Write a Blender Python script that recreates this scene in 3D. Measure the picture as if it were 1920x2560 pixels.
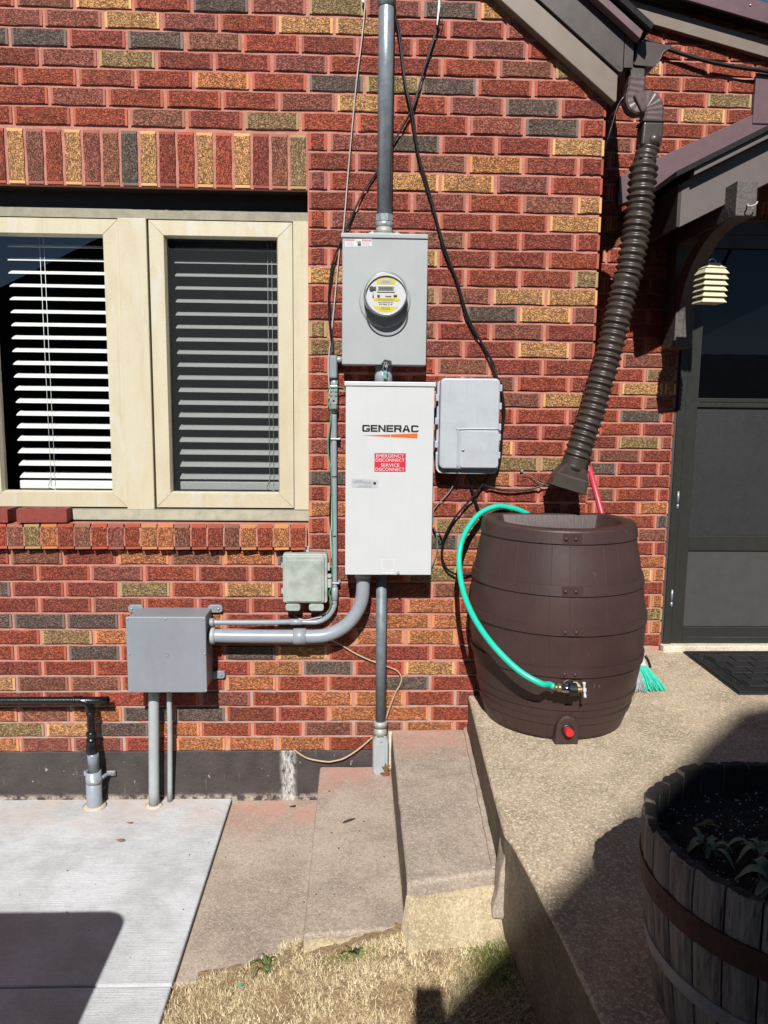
import bpy, bmesh, math, random
import numpy as np
from mathutils import Vector, Matrix
from mathutils import noise as mn
random.seed(7); rng=np.random.default_rng(7)
for o in list(bpy.data.objects): bpy.data.objects.remove(o)
S=bpy.context.scene; C=S.collection
PI=math.pi
# ------------------------------------------------------------------ camera, light
cam=bpy.data.cameras.new('camera'); co=bpy.data.objects.new('camera',cam); C.objects.link(co)
cam.sensor_fit='HORIZONTAL'; cam.sensor_width=36; cam.lens=36*1923/1920; cam.clip_start=.02; cam.clip_end=500
Rw=[[0.999390212536526,-0.03325160505530465,0.010655226297147989],[0.006005626031125197,-0.13691737674714166,-0.9905642656590513],[0.03439673737684531,0.9900242232925047,-0.13663418954237266]]
M=Matrix(((Rw[0][0],-Rw[1][0],-Rw[2][0]),(Rw[0][1],-Rw[1][1],-Rw[2][1]),(Rw[0][2],-Rw[1][2],-Rw[2][2]))).to_4x4()
M.translation=Vector((0.01125,-3.07754,1.47647)); co.matrix_world=M; S.camera=co
SUNV=Vector((.105,1,-.86))
W=bpy.data.worlds.new('World'); S.world=W; W.use_nodes=True
nt=W.node_tree; bg=nt.nodes['Background']; sky=nt.nodes.new('ShaderNodeTexSky'); sky.sky_type='NISHITA'; sky.sun_disc=False
sky.sun_elevation=math.radians(40.5); sky.sun_rotation=math.atan2(-.105,-1)%(2*PI); sky.air_density=.65; sky.dust_density=0; sky.ozone_density=1.5
nt.links.new(sky.outputs[0],bg.inputs[0]); bg.inputs[1].default_value=.05
sl=bpy.data.lights.new('sun','SUN'); sl.energy=5; sl.angle=math.radians(.53); sl.color=(1,.982,.95)
so=bpy.data.objects.new('sun',sl); C.objects.link(so); so.rotation_euler=SUNV.to_track_quat('-Z','Y').to_euler(); so.location=(-1,-8,9)
S.view_settings.view_transform='Standard'; S.view_settings.look='None'; S.view_settings.exposure=.5; S.view_settings.gamma=1
S.view_settings.use_curve_mapping=False
S.render.engine='CYCLES'; S.cycles.max_bounces=8; S.cycles.transparent_max_bounces=16
# ------------------------------------------------------------------ materials
def lin(*c):
    c=c[0] if len(c)==1 else c
    return tuple(.85*(((v/255+.055)/1.055)**2.4 if v/255>.04045 else v/255/12.92) for v in c)
class N:
    def __init__(s,name):
        s.m=bpy.data.materials.new(name); s.m.use_nodes=True; s.t=s.m.node_tree; s.b=s.t.nodes['Principled BSDF']
    def n(s,ty,**k):
        n=s.t.nodes.new('ShaderNode'+ty)
        for a,v in k.items(): setattr(n,a,v)
        return n
    def l(s,a,b): s.t.links.new(a,b)
    def v(s,sock,val):
        if isinstance(val,bpy.types.NodeSocket): s.l(val,sock)
        else: sock.default_value=val
    def pos(s):
        if not hasattr(s,'_p'): s._p=s.n('NewGeometry').outputs['Position']
        return s._p
    def noise(s,vec,scale,detail=4,rough=.6,dist=0):
        n=s.n('TexNoise'); s.l(vec,n.inputs['Vector']); n.inputs['Scale'].default_value=scale; n.inputs['Detail'].default_value=detail; n.inputs['Roughness'].default_value=rough; n.inputs['Distortion'].default_value=dist
        return n.outputs['Fac']
    def vor(s,vec,scale,feature='F1',rand=1):
        n=s.n('TexVoronoi',feature=feature); s.l(vec,n.inputs['Vector']); n.inputs['Scale'].default_value=scale
        if 'Randomness' in n.inputs: n.inputs['Randomness'].default_value=rand
        return n
    def scale(s,vec,x,y,z):
        n=s.n('VectorMath',operation='MULTIPLY'); s.l(vec,n.inputs[0]); n.inputs[1].default_value=(x,y,z); return n.outputs[0]
    def math(s,op,a,b=0,c=0):
        n=s.n('Math',operation=op); s.v(n.inputs[0],a); s.v(n.inputs[1],b); s.v(n.inputs[2],c); return n.outputs[0]
    def ramp(s,f,lo,hi,a=0,b=1):
        n=s.n('MapRange',interpolation_type='SMOOTHSTEP'); s.v(n.inputs[0],f); n.inputs[1].default_value=lo; n.inputs[2].default_value=hi; n.inputs[3].default_value=a; n.inputs[4].default_value=b; return n.outputs[0]
    def mix(s,f,a,b,mode='MIX'):
        n=s.n('Mix',data_type='RGBA',blend_type=mode); s.v(n.inputs[0],f)
        for k,x in ((6,a),(7,b)):
            if isinstance(x,tuple): x=x+(1,) if len(x)==3 else x
            s.v(n.inputs[k],x)
        return n.outputs[2]
    def bump(s,h,dist,st=1,prev=None):
        n=s.n('Bump'); s.l(h,n.inputs['Height']); n.inputs['Distance'].default_value=dist; n.inputs['Strength'].default_value=st
        if prev: s.l(prev,n.inputs['Normal'])
        return n.outputs[0]
    def out(s,col,rough=.6,metal=0,normal=None,spec=None):
        if isinstance(col,tuple): col=col+(1,)
        s.v(s.b.inputs['Base Color'],col); s.v(s.b.inputs['Roughness'],rough); s.b.inputs['Metallic'].default_value=metal
        if normal: s.l(normal,s.b.inputs['Normal'])
        if spec is not None: s.b.inputs['Specular IOR Level'].default_value=spec
        return s.m
    def sep(s,vec):
        n=s.n('SeparateXYZ'); s.l(vec,n.inputs[0]); return n.outputs
def simple(name,c,rough=.5,metal=0,var=.12,vs=9,bump=0,bs=120,dark=None,spec=None,spk=0,grime=0):
    """paint / plastic / metal with faint mottling, dirt and fine relief"""
    c=tuple(q*.70 for q in c); dark=dark and tuple(q*.70 for q in dark)
    k=N(name); p=k.pos(); a=k.noise(p,vs,5,.65); c2=dark or tuple(x*(1-var*2) for x in c)
    col=k.mix(k.ramp(a,.35,.75),c,c2)
    if spk:
        v=k.noise(p,260,2,.6); col=k.mix(k.ramp(v,.66,.72,0,spk),col,tuple(min(1,x*1.9+.06) for x in c))
    if grime:
        col=k.mix(k.ramp(k.noise(k.scale(p,46,46,3.2),1,4,.7),.5,.78,0,grime),col,tuple(x*.62 for x in c)); col=k.mix(k.ramp(k.noise(p,30,5,.75,.6),.6,.75,0,grime*.9),col,tuple(x*.7 for x in c))
    rr=k.math('MULTIPLY_ADD',k.noise(p,vs*3,3),.25,rough-.12)
    nn=k.bump(k.noise(p,bs,3,.6),bump) if bump else None
    return k.out(col,rr,metal,nn,spec)
def brick_mats(name,src):
    """rough textured face and smooth end band; the colour is the brick's own"""
    res=[]
    for kind in ('face','band'):
        k=N(name+'_'+kind)
        tc=k.n('TexCoord'); oi=k.n('ObjectInfo')
        if src=='obj': col=oi.outputs['Color']; 
        else: col=k.n('Attribute',attribute_name='bcol').outputs['Color']
        if src=='obj':
            cm=k.n('CombineXYZ'); 
            k.v(cm.inputs[0],k.math('MULTIPLY',oi.outputs['Random'],57)); k.v(cm.inputs[1],k.math('MULTIPLY',oi.outputs['Random'],31.7)); k.v(cm.inputs[2],k.math('MULTIPLY',oi.outputs['Random'],13))
            ad=k.n('VectorMath',operation='ADD'); k.l(tc.outputs['Object'],ad.inputs[0]); k.l(cm.outputs[0],ad.inputs[1]); p=ad.outputs[0]
        else: p=k.pos()
        if kind=='face':
            ps=k.scale(p,1,1,1.9)
            w=k.noise(ps,88,2,.5,.7)            # bark-like wrinkles
            f=k.noise(k.scale(p,3.2,1,.6),140,2,.5)
            rid=k.math('ABSOLUTE',k.math('SUBTRACT',w,.5)); rid=k.ramp(rid,.0,.085); brk=k.ramp(k.noise(p,60,2),.3,.6,.35,1)
            h=k.math('ADD',k.math('MULTIPLY',rid,.8),k.math('MULTIPLY',f,.35))
            n=k.bump(h,.0105,1); n=k.bump(k.noise(p,500,2),.0008,1,n)
            big=k.noise(p,14,2,.5)
            c=k.mix(k.ramp(big,.4,.75,0,.4),col,k.mix(.5,col,(.16,.08,.055)))
            c=k.mix(k.ramp(k.noise(ps,150,3,.7),.5,.68,0,.55),c,k.mix(1,c,(1.45,1.4,1.35,1),'MULTIPLY'))
            c=k.mix(k.math('MULTIPLY',k.ramp(rid,.9,0,0,.85),brk),c,k.mix(1,c,(.33,.28,.28,1),'MULTIPLY'))  # crease shade painted into the brick colour along the wrinkles
            res.append(k.out(c,.75,0,n,.35))
        else:
            c=k.mix(1,col,(1.0,1.08,1.1,1),'MULTIPLY'); d=k.noise(k.scale(p,1,1,.4),90,3)
            c=k.mix(k.ramp(d,.4,.75,0,.45),c,col)
            res.append(k.out(c,.7,0,k.bump(k.noise(p,300,2),.0012),.3))
    return res
BF,BB=brick_mats('brick','obj'); SF,SB=brick_mats('brick_rest','attr')
def mortar_mat():
    k=N('mortar'); p=k.pos(); a=k.noise(p,22,4); b=k.noise(p,230,3,.7)
    c=k.mix(k.ramp(a,.35,.7),lin(190,129,113),lin(174,112,97)); c=k.mix(k.ramp(b,.45,.75,0,.5),c,lin(214,172,160))
    z=k.sep(p)[2]; c=k.mix(k.math('MULTIPLY',k.ramp(z,.75,.1),k.ramp(a,.4,.62)),c,lin(176,160,148))
    return k.out(c,.95,0,k.bump(k.noise(p,170,4,.7),.004),.2)
MORT=mortar_mat()
def plinth_mat():
    k=N('foundation_paint'); p=k.pos(); x,y,z=k.sep(p)
    c=k.mix(k.ramp(k.noise(p,9,4),.35,.7),lin(72,64,63),lin(58,51,50))
    chips=k.math('MULTIPLY',k.ramp(k.noise(p,34,4,.7),.66,.71),1); c=k.mix(chips,c,lin(172,164,152))
    stre=k.noise(k.scale(p,60,1,6),1,3); c=k.mix(k.ramp(stre,.62,.75,0,.35),c,lin(150,140,134))
    base=k.math('MULTIPLY',k.ramp(z,-.148,-.174),k.ramp(k.noise(p,24,4,.7),.4,.6)); c=k.mix(base,c,lin(176,164,148))
    e=k.math('MULTIPLY',k.ramp(k.math('ABSOLUTE',k.math('ADD',x,.275)),.042,.012,0,.8),k.ramp(k.noise(k.scale(p,60,1,22),1,5,.75),.36,.6)); c=k.mix(e,c,lin(214,211,206))
    return k.out(c,.62,0,k.bump(k.noise(p,60,5,.7),.004),.4)
PLIN=plinth_mat()
def concrete(name,c1,c2,agg,scale=140,dust=True,orange=False,streak=False,aggamt=.6,damp=None):
    k=N(name); p=k.pos(); x,y,z=k.sep(p)
    c=k.mix(k.ramp(k.noise(p,4,6,.7),.35,.66),tuple(q*1.08 for q in c1),tuple(q*.86 for q in c2))
    v=k.vor(p,scale); k1=k.n('SeparateColor'); k.l(v.outputs['Color'],k1.inputs[0])
    c=k.mix(k.math('MULTIPLY',k.ramp(k1.outputs[0],.42,.8,0,aggamt),k.ramp(v.outputs['Distance'],.75,.4)),c,agg)
    c=k.mix(k.math('MULTIPLY',k.ramp(k1.outputs[1],.62,.92,0,aggamt*.85),k.ramp(v.outputs['Distance'],.7,.35)),c,tuple(q*.5 for q in c2))
    c=k.mix(k.ramp(k.noise(p,320,3,.7),.3,.75,0,.35),c,tuple(q*.6 for q in c1))
    c=k.mix(k.ramp(k.noise(p,46,4,.7),.55,.72,0,.4),c,tuple(q*.62 for q in c1))
    if not streak:
        c=k.mix(k.ramp(k.noise(p,120,3,.75),.5,.66,0,.55),c,tuple(q*.5 for q in c1)); c=k.mix(k.ramp(k.noise(k.scale(p,1.1,.9,1),135,3,.75),.52,.68,0,.6),c,agg)
    if streak:
        st=k.noise(k.scale(p,5,160,1),1,4,.6); c=k.mix(k.ramp(st,.45,.75,0,.3),c,tuple(q*.8 for q in c1))
    if dust:
        d=k.math('MULTIPLY',k.ramp(y,-.36,-.02),k.ramp(k.noise(p,6,4),.3,.65,0,.75)); c=k.mix(d,c,lin(196,142,128) if not streak else lin(206,186,172))
    if orange:
        for (ox,oy,r,a) in ((-.5,-.055,.035,.8),(-.43,-.07,.06,.5),(-.86,-.04,.04,.4)):
            dx=k.math('POWER',k.math('SUBTRACT',x,ox),2); dy=k.math('POWER',k.math('MULTIPLY',k.math('SUBTRACT',y,oy),1.6),2)
            m=k.math('MULTIPLY',k.ramp(k.math('SQRT',k.math('ADD',dx,dy)),r,.0,0,a),k.ramp(k.noise(p,60,4),.4,.6)); c=k.mix(m,c,lin(226,110,80))
    n=k.bump(k.noise(p,scale*1.6,3,.7),.0025); n=k.bump(k.noise(p,18,4),.006,.6,n)
    if streak: n=k.bump(k.noise(k.scale(p,8,240,1),1,3),.0016,1,n)
    return k.out(c,.9,0,n,.25)
PAD=concrete('new_concrete',lin(211,213,214),lin(199,200,200),lin(221,222,222),200,True,True,True,.22)
DARKC=concrete('dirty_shaded_concrete',lin(124,110,92),lin(98,88,76),lin(150,136,116),120,False,False,False,.5)  # stains, with grazing-sun shade of the left faces painted in
TAN=concrete('old_concrete',lin(182,166,149),lin(160,145,130),lin(205,190,170),150,True,True,False,.55)
LAND=concrete('exposed_aggregate',lin(190,169,141),lin(166,147,121),lin(234,220,196),150,False,False,False,.75)
ROUGHC=concrete('broken_concrete',lin(194,176,144),lin(164,146,116),lin(214,198,162),190,False,False,False,.7)
CREAMC=concrete('sill_concrete',lin(224,208,186),lin(204,188,166),lin(232,222,204),160,False,False,False,.4)
def frame_mat():
    k=N('weathered_cream'); p=k.pos()
    c=k.mix(k.ramp(k.noise(k.scale(p,8,8,2.5),1.3,5,.6,.3),.42,.66),lin(193,184,158),lin(187,175,146))
    c=k.mix(k.ramp(k.noise(k.scale(p,9,9,2.2),1.9,4,.6,.4),.54,.68,0,.7),c,lin(194,190,180))
    c=k.mix(k.ramp(k.noise(p,70,4),.62,.75,0,.22),c,lin(150,134,104)); c=k.mix(k.ramp(k.noise(k.scale(p,50,50,2),1,3),.58,.75,0,.18),c,lin(132,120,98))
    return k.out(c,.55,0,k.bump(k.noise(p,180,2),.0008),.4)
CREAM=frame_mat()
SILLM=simple('grimy_sill_shaded_head',lin(178,170,146),.7,0,.15,20)
DARKB=simple('dark_brown_fill',lin(44,36,32),.5)
GREYM=simple('grey_enamel',lin(190,194,193),.38,0,.04,4,.0004,260,grime=.16)
WHITEM=simple('white_enamel',lin(228,229,229),.4,0,.02,4,.0004,300,grime=.09)
NIDM=simple('pale_grey_plastic',lin(204,209,214),.42,0,.06,11,.0006,200,grime=.22)
NID2=simple('weathered_grey_plastic',lin(196,202,192),.55,0,.09,16,dark=lin(160,168,158))
JBM=simple('grey_pvc_box',lin(158,163,170),.45,0,.05,6,.0005,240,grime=.16)
PVC=simple('grey_pvc',lin(170,176,184),.34,0,.07,14)
PVCW=simple('faded_grey_pvc',lin(196,202,203),.5,0,.07,14)
GALV=simple('galvanised_steel',lin(174,184,192),.3,.35,.14,24,.0003,300)
GALVD=simple('weathered_steel',lin(138,150,157),.5,.15,.16,26,.0006,220,spk=.5)
ZINC=simple('bright_zinc',lin(200,204,206),.3,.4,.12,60)
CAST=simple('cast_aluminium',lin(196,196,186),.5,.25,.1,40,.001,260)
BLACKP=simple('black_pipe',lin(20,20,21),.28,0,.1,30,.0005,200)
BLACKC=simple('black_cable',lin(20,19,20),.4)
WHITEC=simple('white_cable',lin(216,208,200),.5); GREENC=simple('green_wire',lin(86,176,126),.45); GREYC=simple('grey_wire',lin(150,148,144),.5)
BEIGEC=simple('beige_cable',lin(214,186,152),.6,0,.12,30)
BROWN=simple('brown_aluminium',lin(78,67,62),.4,0,.06,8); TANB=simple('tan_brown_aluminium',lin(142,125,110),.42,0,.06,6)
PINKB=simple('scuffed_brown_flashing',lin(124,96,100),.35,0,.08,8,spk=.55)  # pinkish sky sheen of brown aluminium put into the base colour
SHING=simple('black_shingle',lin(30,28,28),.9,0,.2,60,.004,150)
PORCHF=simple('porch_fascia_paint',lin(116,104,100),.5,0,.06,9); WOODP=simple('painted_rough_wood',lin(104,96,92),.6,0,.12,18,.004,60)
FLEX=simple('brown_corrugated_plastic',lin(76,65,58),.36,0,.08,14,.0004,200); DSP=simple('brown_downspout',lin(114,94,91),.34,0,.14,30)
def barrel_mat():
    k=N('brown_moulded_plastic'); p=k.pos()
    g=k.noise(k.scale(p,90,90,7),1,4,.6,.6)
    c=k.mix(k.ramp(k.noise(p,6,4),.35,.7),lin(67,48,45),lin(59,43,40)); c=k.mix(k.ramp(g,.62,.75,0,.18),c,lin(86,70,66))
    sc=k.math('MULTIPLY',k.ramp(k.noise(k.scale(p,26,26,12),1,5,.75,1.5),.665,.7,0,.5),1); c=k.mix(sc,c,lin(118,104,98))
    return k.out(c,.48,0,k.bump(g,.0012,.55),.4)
BARR=barrel_mat(); 
TEAL=simple('teal_hose',lin(40,222,188),.3,0,.04,20,spec=.5); RED=simple('red_plastic',lin(228,46,48),.4,0,.03); CHROME=simple('chrome',lin(190,196,204),.12,1,.05)
BRASS=simple('dull_brass',lin(176,156,112),.35,.7,.15,60); WHITEP=simple('white_plastic',lin(236,236,234),.35,0,.03); BLKP=simple('black_plastic',lin(30,31,32),.4)
PINKR=simple('pink_red_handle',lin(214,66,84),.4,0,.05); TEALB=simple('teal_bristle',lin(70,226,194),.45,0,.12,90); GREYB=simple('grey_bristle',lin(196,198,198),.5,0,.2,90)
RUB=simple('black_rubber',lin(28,28,30),.6,0,.15,40,.002,160); DOORM=simple('bronze_door_paint',lin(52,52,48),.38,0,.06,12); DOORP=simple('door_kick_panel',lin(78,78,76),.5,0,.06,10)
BELLM=simple('cream_painted_metal',lin(240,233,196),.45,0,.04,20); LOOSEB=simple('red_cored_brick',lin(158,70,58),.85,0,.12,30,.002,160)
INT=simple('dark_interior',lin(58,56,58),.8); BLIND=simple('white_slat',(1.12,1.12,1.09),.45,0,.02)
def wood_mat():
    k=N('weathered_oak'); p=k.pos(); g=k.noise(k.scale(p,70,70,4),1,5,.65,.5)
    c=k.mix(k.ramp(g,.3,.7),lin(142,132,120),lin(98,90,82)); c=k.mix(k.ramp(k.noise(p,9,4),.5,.7,0,.5),c,lin(140,132,122))
    c=k.mix(k.ramp(k.noise(k.scale(p,140,140,7),1,3),.62,.7,0,.8),c,lin(46,38,34))
    return k.out(c,.85,0,k.bump(g,.004),.25)
OAK=wood_mat(); CHAR=simple('dark_rotten_wood',lin(56,48,44),.95,0,.2,40,.006,120)
RUST=simple('rusty_hoop',lin(92,56,42),.75,.2,.2,30,.0012,160); STEELH=simple('grey_steel_hoop',lin(196,198,202),.42,.6,.15,20)
SOIL=simple('potting_soil',lin(44,34,28),.95,0,.25,80,.012,70); PERL=simple('perlite',lin(226,224,218),.8)
LEAFG=simple('sage_leaf',lin(136,152,112),.7,0,.12,40,.001,200); WEEDG=simple('weed_green',lin(92,116,52),.6,0,.15,60)
OAKL=simple('brown_oak_leaf',lin(150,104,72),.7,0,.15,60); TWIGM=simple('dark_twig',lin(60,50,44),.8)
SOILG=simple('dry_thatch',lin(176,148,110),.95,0,.2,40,.01,90)
def straw_mat():
    k=N('dry_straw'); a=k.n('Attribute',attribute_name='bcol'); c=k.mix(k.ramp(k.noise(k.pos(),9,3),.4,.7,0,.35),a.outputs['Color'],lin(168,140,98))
    return k.out(c,.8,0,None,.25)
STRAW=straw_mat()
def glass_mat(name,tint,refl=1.0,rough=.0):
    k=N(name); t=k.t; t.nodes.remove(k.b); o=t.nodes['Material Output']
    tr=k.n('BsdfTransparent'); tr.inputs[0].default_value=tint+(1,); g=k.n('BsdfGlossy'); g.inputs['Roughness'].default_value=rough; g.inputs['Color'].default_value=(.95,.97,1,1)
    lw=k.n('LayerWeight'); lw.inputs[0].default_value=.5; f=k.math('MULTIPLY_ADD',k.math('POWER',lw.outputs['Facing'],4),.85,.085*refl)
    mx=k.n('MixShader'); k.l(f,mx.inputs[0]); k.l(tr.outputs[0],mx.inputs[1]); k.l(g.outputs[0],mx.inputs[2]); k.l(mx.outputs[0],o.inputs[0]); return k.m
GLASS=glass_mat('window_glass',(.93,.95,.94)); DGLASS=glass_mat('door_glass',(.3,.32,.35),.22); MGLASS=glass_mat('meter_cover',(.97,.97,.97),.5)
def screen_mat():
    k=N('insect_mesh'); t=k.t; o=t.nodes['Material Output']; tr=k.n('BsdfTransparent'); d=k.n('BsdfDiffuse'); d.inputs[0].default_value=(.05,.052,.055,1)
    mx=k.n('MixShader'); mx.inputs[0].default_value=.4; k.l(tr.outputs[0],mx.inputs[1]); k.l(d.outputs[0],mx.inputs[2]); k.l(mx.outputs[0],o.inputs[0]); return k.m
SCREEN=screen_mat()
def flat(name,c,rough=.5): return simple(name,c,rough,0,.02,12)
LBL_W=flat('label_white',lin(236,236,236)); LBL_R=flat('label_red',lin(222,38,62)); LBL_O=flat('logo_orange',lin(242,112,30)); LBL_K=flat('print_black',lin(26,26,28)); LBL_Y=flat('label_yellow',lin(246,222,30)); LBL_G=flat('print_grey',lin(150,152,156)); LBL_P=flat('label_pale',lin(206,208,210)); LCD=flat('lcd_glass',lin(150,156,138)); PINKL=flat('sticker_pink',lin(226,90,110))
# ------------------------------------------------------------------ mesh helpers
class B:
    """collects shapes in world coordinates; build() makes ONE object of them"""
    def __init__(s): s.bm=bmesh.new()
    def face(s,pts,mi=0,smooth=False):
        f=s.bm.faces.new([s.bm.verts.new(p) for p in pts]); f.material_index=mi; f.smooth=smooth; return f
    def box(s,x0,x1,y0,y1,z0,z1,bev=0,seg=2,rot=None,mi=0):
        b=bmesh.new(); bmesh.ops.create_cube(b,size=1)
        for v in b.verts: v.co=Vector(((x0+x1)/2+v.co.x*(x1-x0),(y0+y1)/2+v.co.y*(y1-y0),(z0+z1)/2+v.co.z*(z1-z0)))
        if bev: bmesh.ops.bevel(b,geom=b.edges[:],offset=bev,segments=seg,affect='EDGES',profile=.5)
        if rot is not None:
            c=Vector(((x0+x1)/2,(y0+y1)/2,(z0+z1)/2))
            for v in b.verts: v.co=c+rot@(v.co-c)
        return s.add(b,mi)
    def add(s,b,mi=0,smooth=None):
        vm=[s.bm.verts.new(v.co) for v in b.verts]; b.verts.index_update()
        for f in b.faces:
            try: g=s.bm.faces.new([vm[v.index] for v in f.verts]); g.material_index=mi; g.smooth=f.smooth if smooth is None else smooth
            except ValueError: pass
        b.free(); return s
    def prism(s,poly,y0,y1,axis='Y',bev=0,seg=2,mi=0):
        """polygon in XZ extruded along Y (or XY along Z, or YZ along X)"""
        def P(a,b,t): return (a,t,b) if axis=='Y' else ((a,b,t) if axis=='Z' else (t,a,b))
        b=bmesh.new(); A=[b.verts.new(P(p[0],p[1],y0)) for p in poly]; D=[b.verts.new(P(p[0],p[1],y1)) for p in poly]
        b.faces.new(A); b.faces.new(D[::-1]); n=len(poly)
        for i in range(n): b.faces.new((A[i],D[i],D[(i+1)%n],A[(i+1)%n]))
        bmesh.ops.recalc_face_normals(b,faces=b.faces[:])
        if bev: bmesh.ops.bevel(b,geom=b.edges[:],offset=bev,segments=seg,affect='EDGES',profile=.5)
        return s.add(b,mi)
    def tube(s,pts,r,seg=12,smooth=6,caps=True,rf=None,mi=0,n=None):
        P=[Vector(p) for p in pts]
        if smooth and len(P)>2: P=spline(P,smooth)
        m=len(P); T=[(P[min(i+1,m-1)]-P[max(i-1,0)]).normalized() for i in range(m)]
        u=T[0].orthogonal().normalized(); rings=[]
        for i in range(m):
            u=(u-T[i]*u.dot(T[i])).normalized(); w=T[i].cross(u); rr=rf(i/(m-1)) if rf else r
            rings.append([s.bm.verts.new(P[i]+(u*math.cos(a)+w*math.sin(a))*rr) for a in [2*PI*k/seg for k in range(seg)]])
        for i in range(m-1):
            for k in range(seg):
                f=s.bm.faces.new((rings[i][k],rings[i][(k+1)%seg],rings[i+1][(k+1)%seg],rings[i+1][k])); f.smooth=True; f.material_index=mi
        if caps:
            for q in (rings[0][::-1],rings[-1]): f=s.bm.faces.new(q); f.material_index=mi
        return s
    def lathe(s,c,axis,prof,seg=32,smooth=True,mi=0,caps=True):
        """prof: list of (distance along axis, radius)"""
        c=Vector(c); a=Vector(axis).normalized(); u=a.orthogonal().normalized(); w=a.cross(u); rings=[]
        for d,r in prof: rings.append([s.bm.verts.new(c+a*d+(u*math.cos(t)+w*math.sin(t))*r) for t in [2*PI*(k+.5)/seg for k in range(seg)]])
        for i in range(len(prof)-1):
            for k in range(seg):
                f=s.bm.faces.new((rings[i][k],rings[i][(k+1)%seg],rings[i+1][(k+1)%seg],rings[i+1][k])); f.smooth=smooth; f.material_index=mi
        if caps: s.bm.faces.new(rings[0][::-1]); s.bm.faces.new(rings[-1])
        return s
    def build(s,name,m,parent=None,auto=True):
        bmesh.ops.recalc_face_normals(s.bm,faces=s.bm.faces[:])
        me=bpy.data.meshes.new(name); s.bm.to_mesh(me); s.bm.free()
        for x in (m if isinstance(m,(list,tuple)) else [m]): me.materials.append(x)
        return link(name,me,parent)
ORG={}
def link(name,me,parent=None,org=None):
    """parent: thing or part; mesh verts are given in world coordinates and moved to the thing's origin"""
    o=bpy.data.objects.new(name,me); C.objects.link(o)
    if parent is not None:
        g=ORG[parent.name]; me.transform(Matrix.Translation(-g)); o.parent=parent; ORG[o.name]=g
    else:
        co=np.empty(len(me.vertices)*3); me.vertices.foreach_get('co',co); co=co.reshape(-1,3)
        g=Vector(((co[:,0].min()+co[:,0].max())/2,(co[:,1].min()+co[:,1].max())/2,co[:,2].min())) if org is None else Vector(org)
        me.transform(Matrix.Translation(-g)); o.location=g; ORG[o.name]=g
    return o
def spline(P,k):
    out=[]; n=len(P)
    for i in range(n-1):
        p0,p1,p2,p3=P[max(i-1,0)],P[i],P[i+1],P[min(i+2,n-1)]
        for j in range(k):
            t=j/k; out.append(.5*((2*p1)+(p2-p0)*t+(2*p0-5*p1+4*p2-p3)*t*t+(3*p1-p0-3*p2+p3)*t**3))
    out.append(P[-1]); return out
def thing(name,loc,label,cat,group=None):
    o=bpy.data.objects.new(name,None); o.empty_display_size=.05; C.objects.link(o); o.location=loc; ORG[o.name]=Vector(loc)
    return tag(o,label,cat,group)
def tag(o,label,cat,group=None):
    o['label']=label; o['category']=cat
    if group: o['group']=group
    return o
def struct(o): o['kind']='structure'; return o
def text_mesh(body,x0,x1,z0,z1,y,bold=0,spacing=1,th=.0006):
    cu=bpy.data.curves.new('t','FONT'); cu.body=body; cu.size=1; cu.align_x='CENTER'; cu.space_character=spacing; cu.offset=bold; cu.space_line=.86; cu.resolution_u=3
    o=bpy.data.objects.new('t',cu); C.objects.link(o); dg=bpy.context.evaluated_depsgraph_get(); me=bpy.data.meshes.new_from_object(o.evaluated_get(dg)); bpy.data.objects.remove(o); bpy.data.curves.remove(cu)
    v=np.empty(len(me.vertices)*3); me.vertices.foreach_get('co',v); v=v.reshape(-1,3); lo=v.min(0); hi=v.max(0)
    w=np.empty_like(v); w[:,0]=x0+(v[:,0]-lo[0])/(hi[0]-lo[0])*(x1-x0); w[:,2]=z0+(v[:,1]-lo[1])/(hi[1]-lo[1])*(z1-z0); w[:,1]=y
    me.vertices.foreach_set('co',w.ravel()); me.update(); return me
def lettering(body,x0,x1,z0,z1,y,m,parent,bold=0,spacing=1,name='lettering'):
    me=text_mesh(body,x0,x1,z0,z1,y,bold,spacing); me.materials.append(m); return link(name,me,parent)
def screw(c,r,parent,m=ZINC,axis=(0,-1,0),name='screw'):
    return B().lathe(c,axis,[(0,r),(r*.5,r*.95),(r*.8,r*.5),(r*.85,.0004)],10).build(name,m,parent)
# ------------------------------------------------------------------ ground
b=B(); b.box(-40,40,-60,40,-.6,-.26); struct(b.build('ground',simple('winter_lawn',lin(112,104,78),.95,0,.2,3,.01,60)))
b=B(); b.box(-8,-.514,-1.057,.002,-.4,-.175,.006); struct(b.build('pavement',PAD))
b=B(); b.box(-8,-.514,-9,-1.061,-.4,-.1755,.006); struct(b.build('pavement',PAD))
b=B(); b.box(-.510,-.137,-1.045,.002,-.4,-.183,.008); struct(b.build('path',TAN))
def gz(x,y):
    P=[(-.6,-.197),(-.5,-.194),(-.3,-.155),(-.13,-.078),(.15,-.028),(.42,-.040),(.5,-.035)]
    z=P[-1][1]
    for (a,c),(d,e) in zip(P,P[1:]):
        if x<=d: z=c+(e-c)*max(0,(x-a)/(d-a)); break
    return z-.10*max(0,-y-1.14)
b=B(); nx,ny=56,44; g=[[None]*(ny+1) for _ in range(nx+1)]
for i in range(nx+1):
    for j in range(ny+1):
        x=-.511+1.03*i/nx; y=-1.0-1.5*j/ny; g[i][j]=b.bm.verts.new((x,y,gz(x,y)+random.gauss(0,.0035)))
for i in range(nx):
    for j in range(ny): b.bm.faces.new((g[i][j],g[i+1][j],g[i+1][j+1],g[i][j+1])).smooth=True
struct(b.build('terrain',SOILG))
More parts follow.
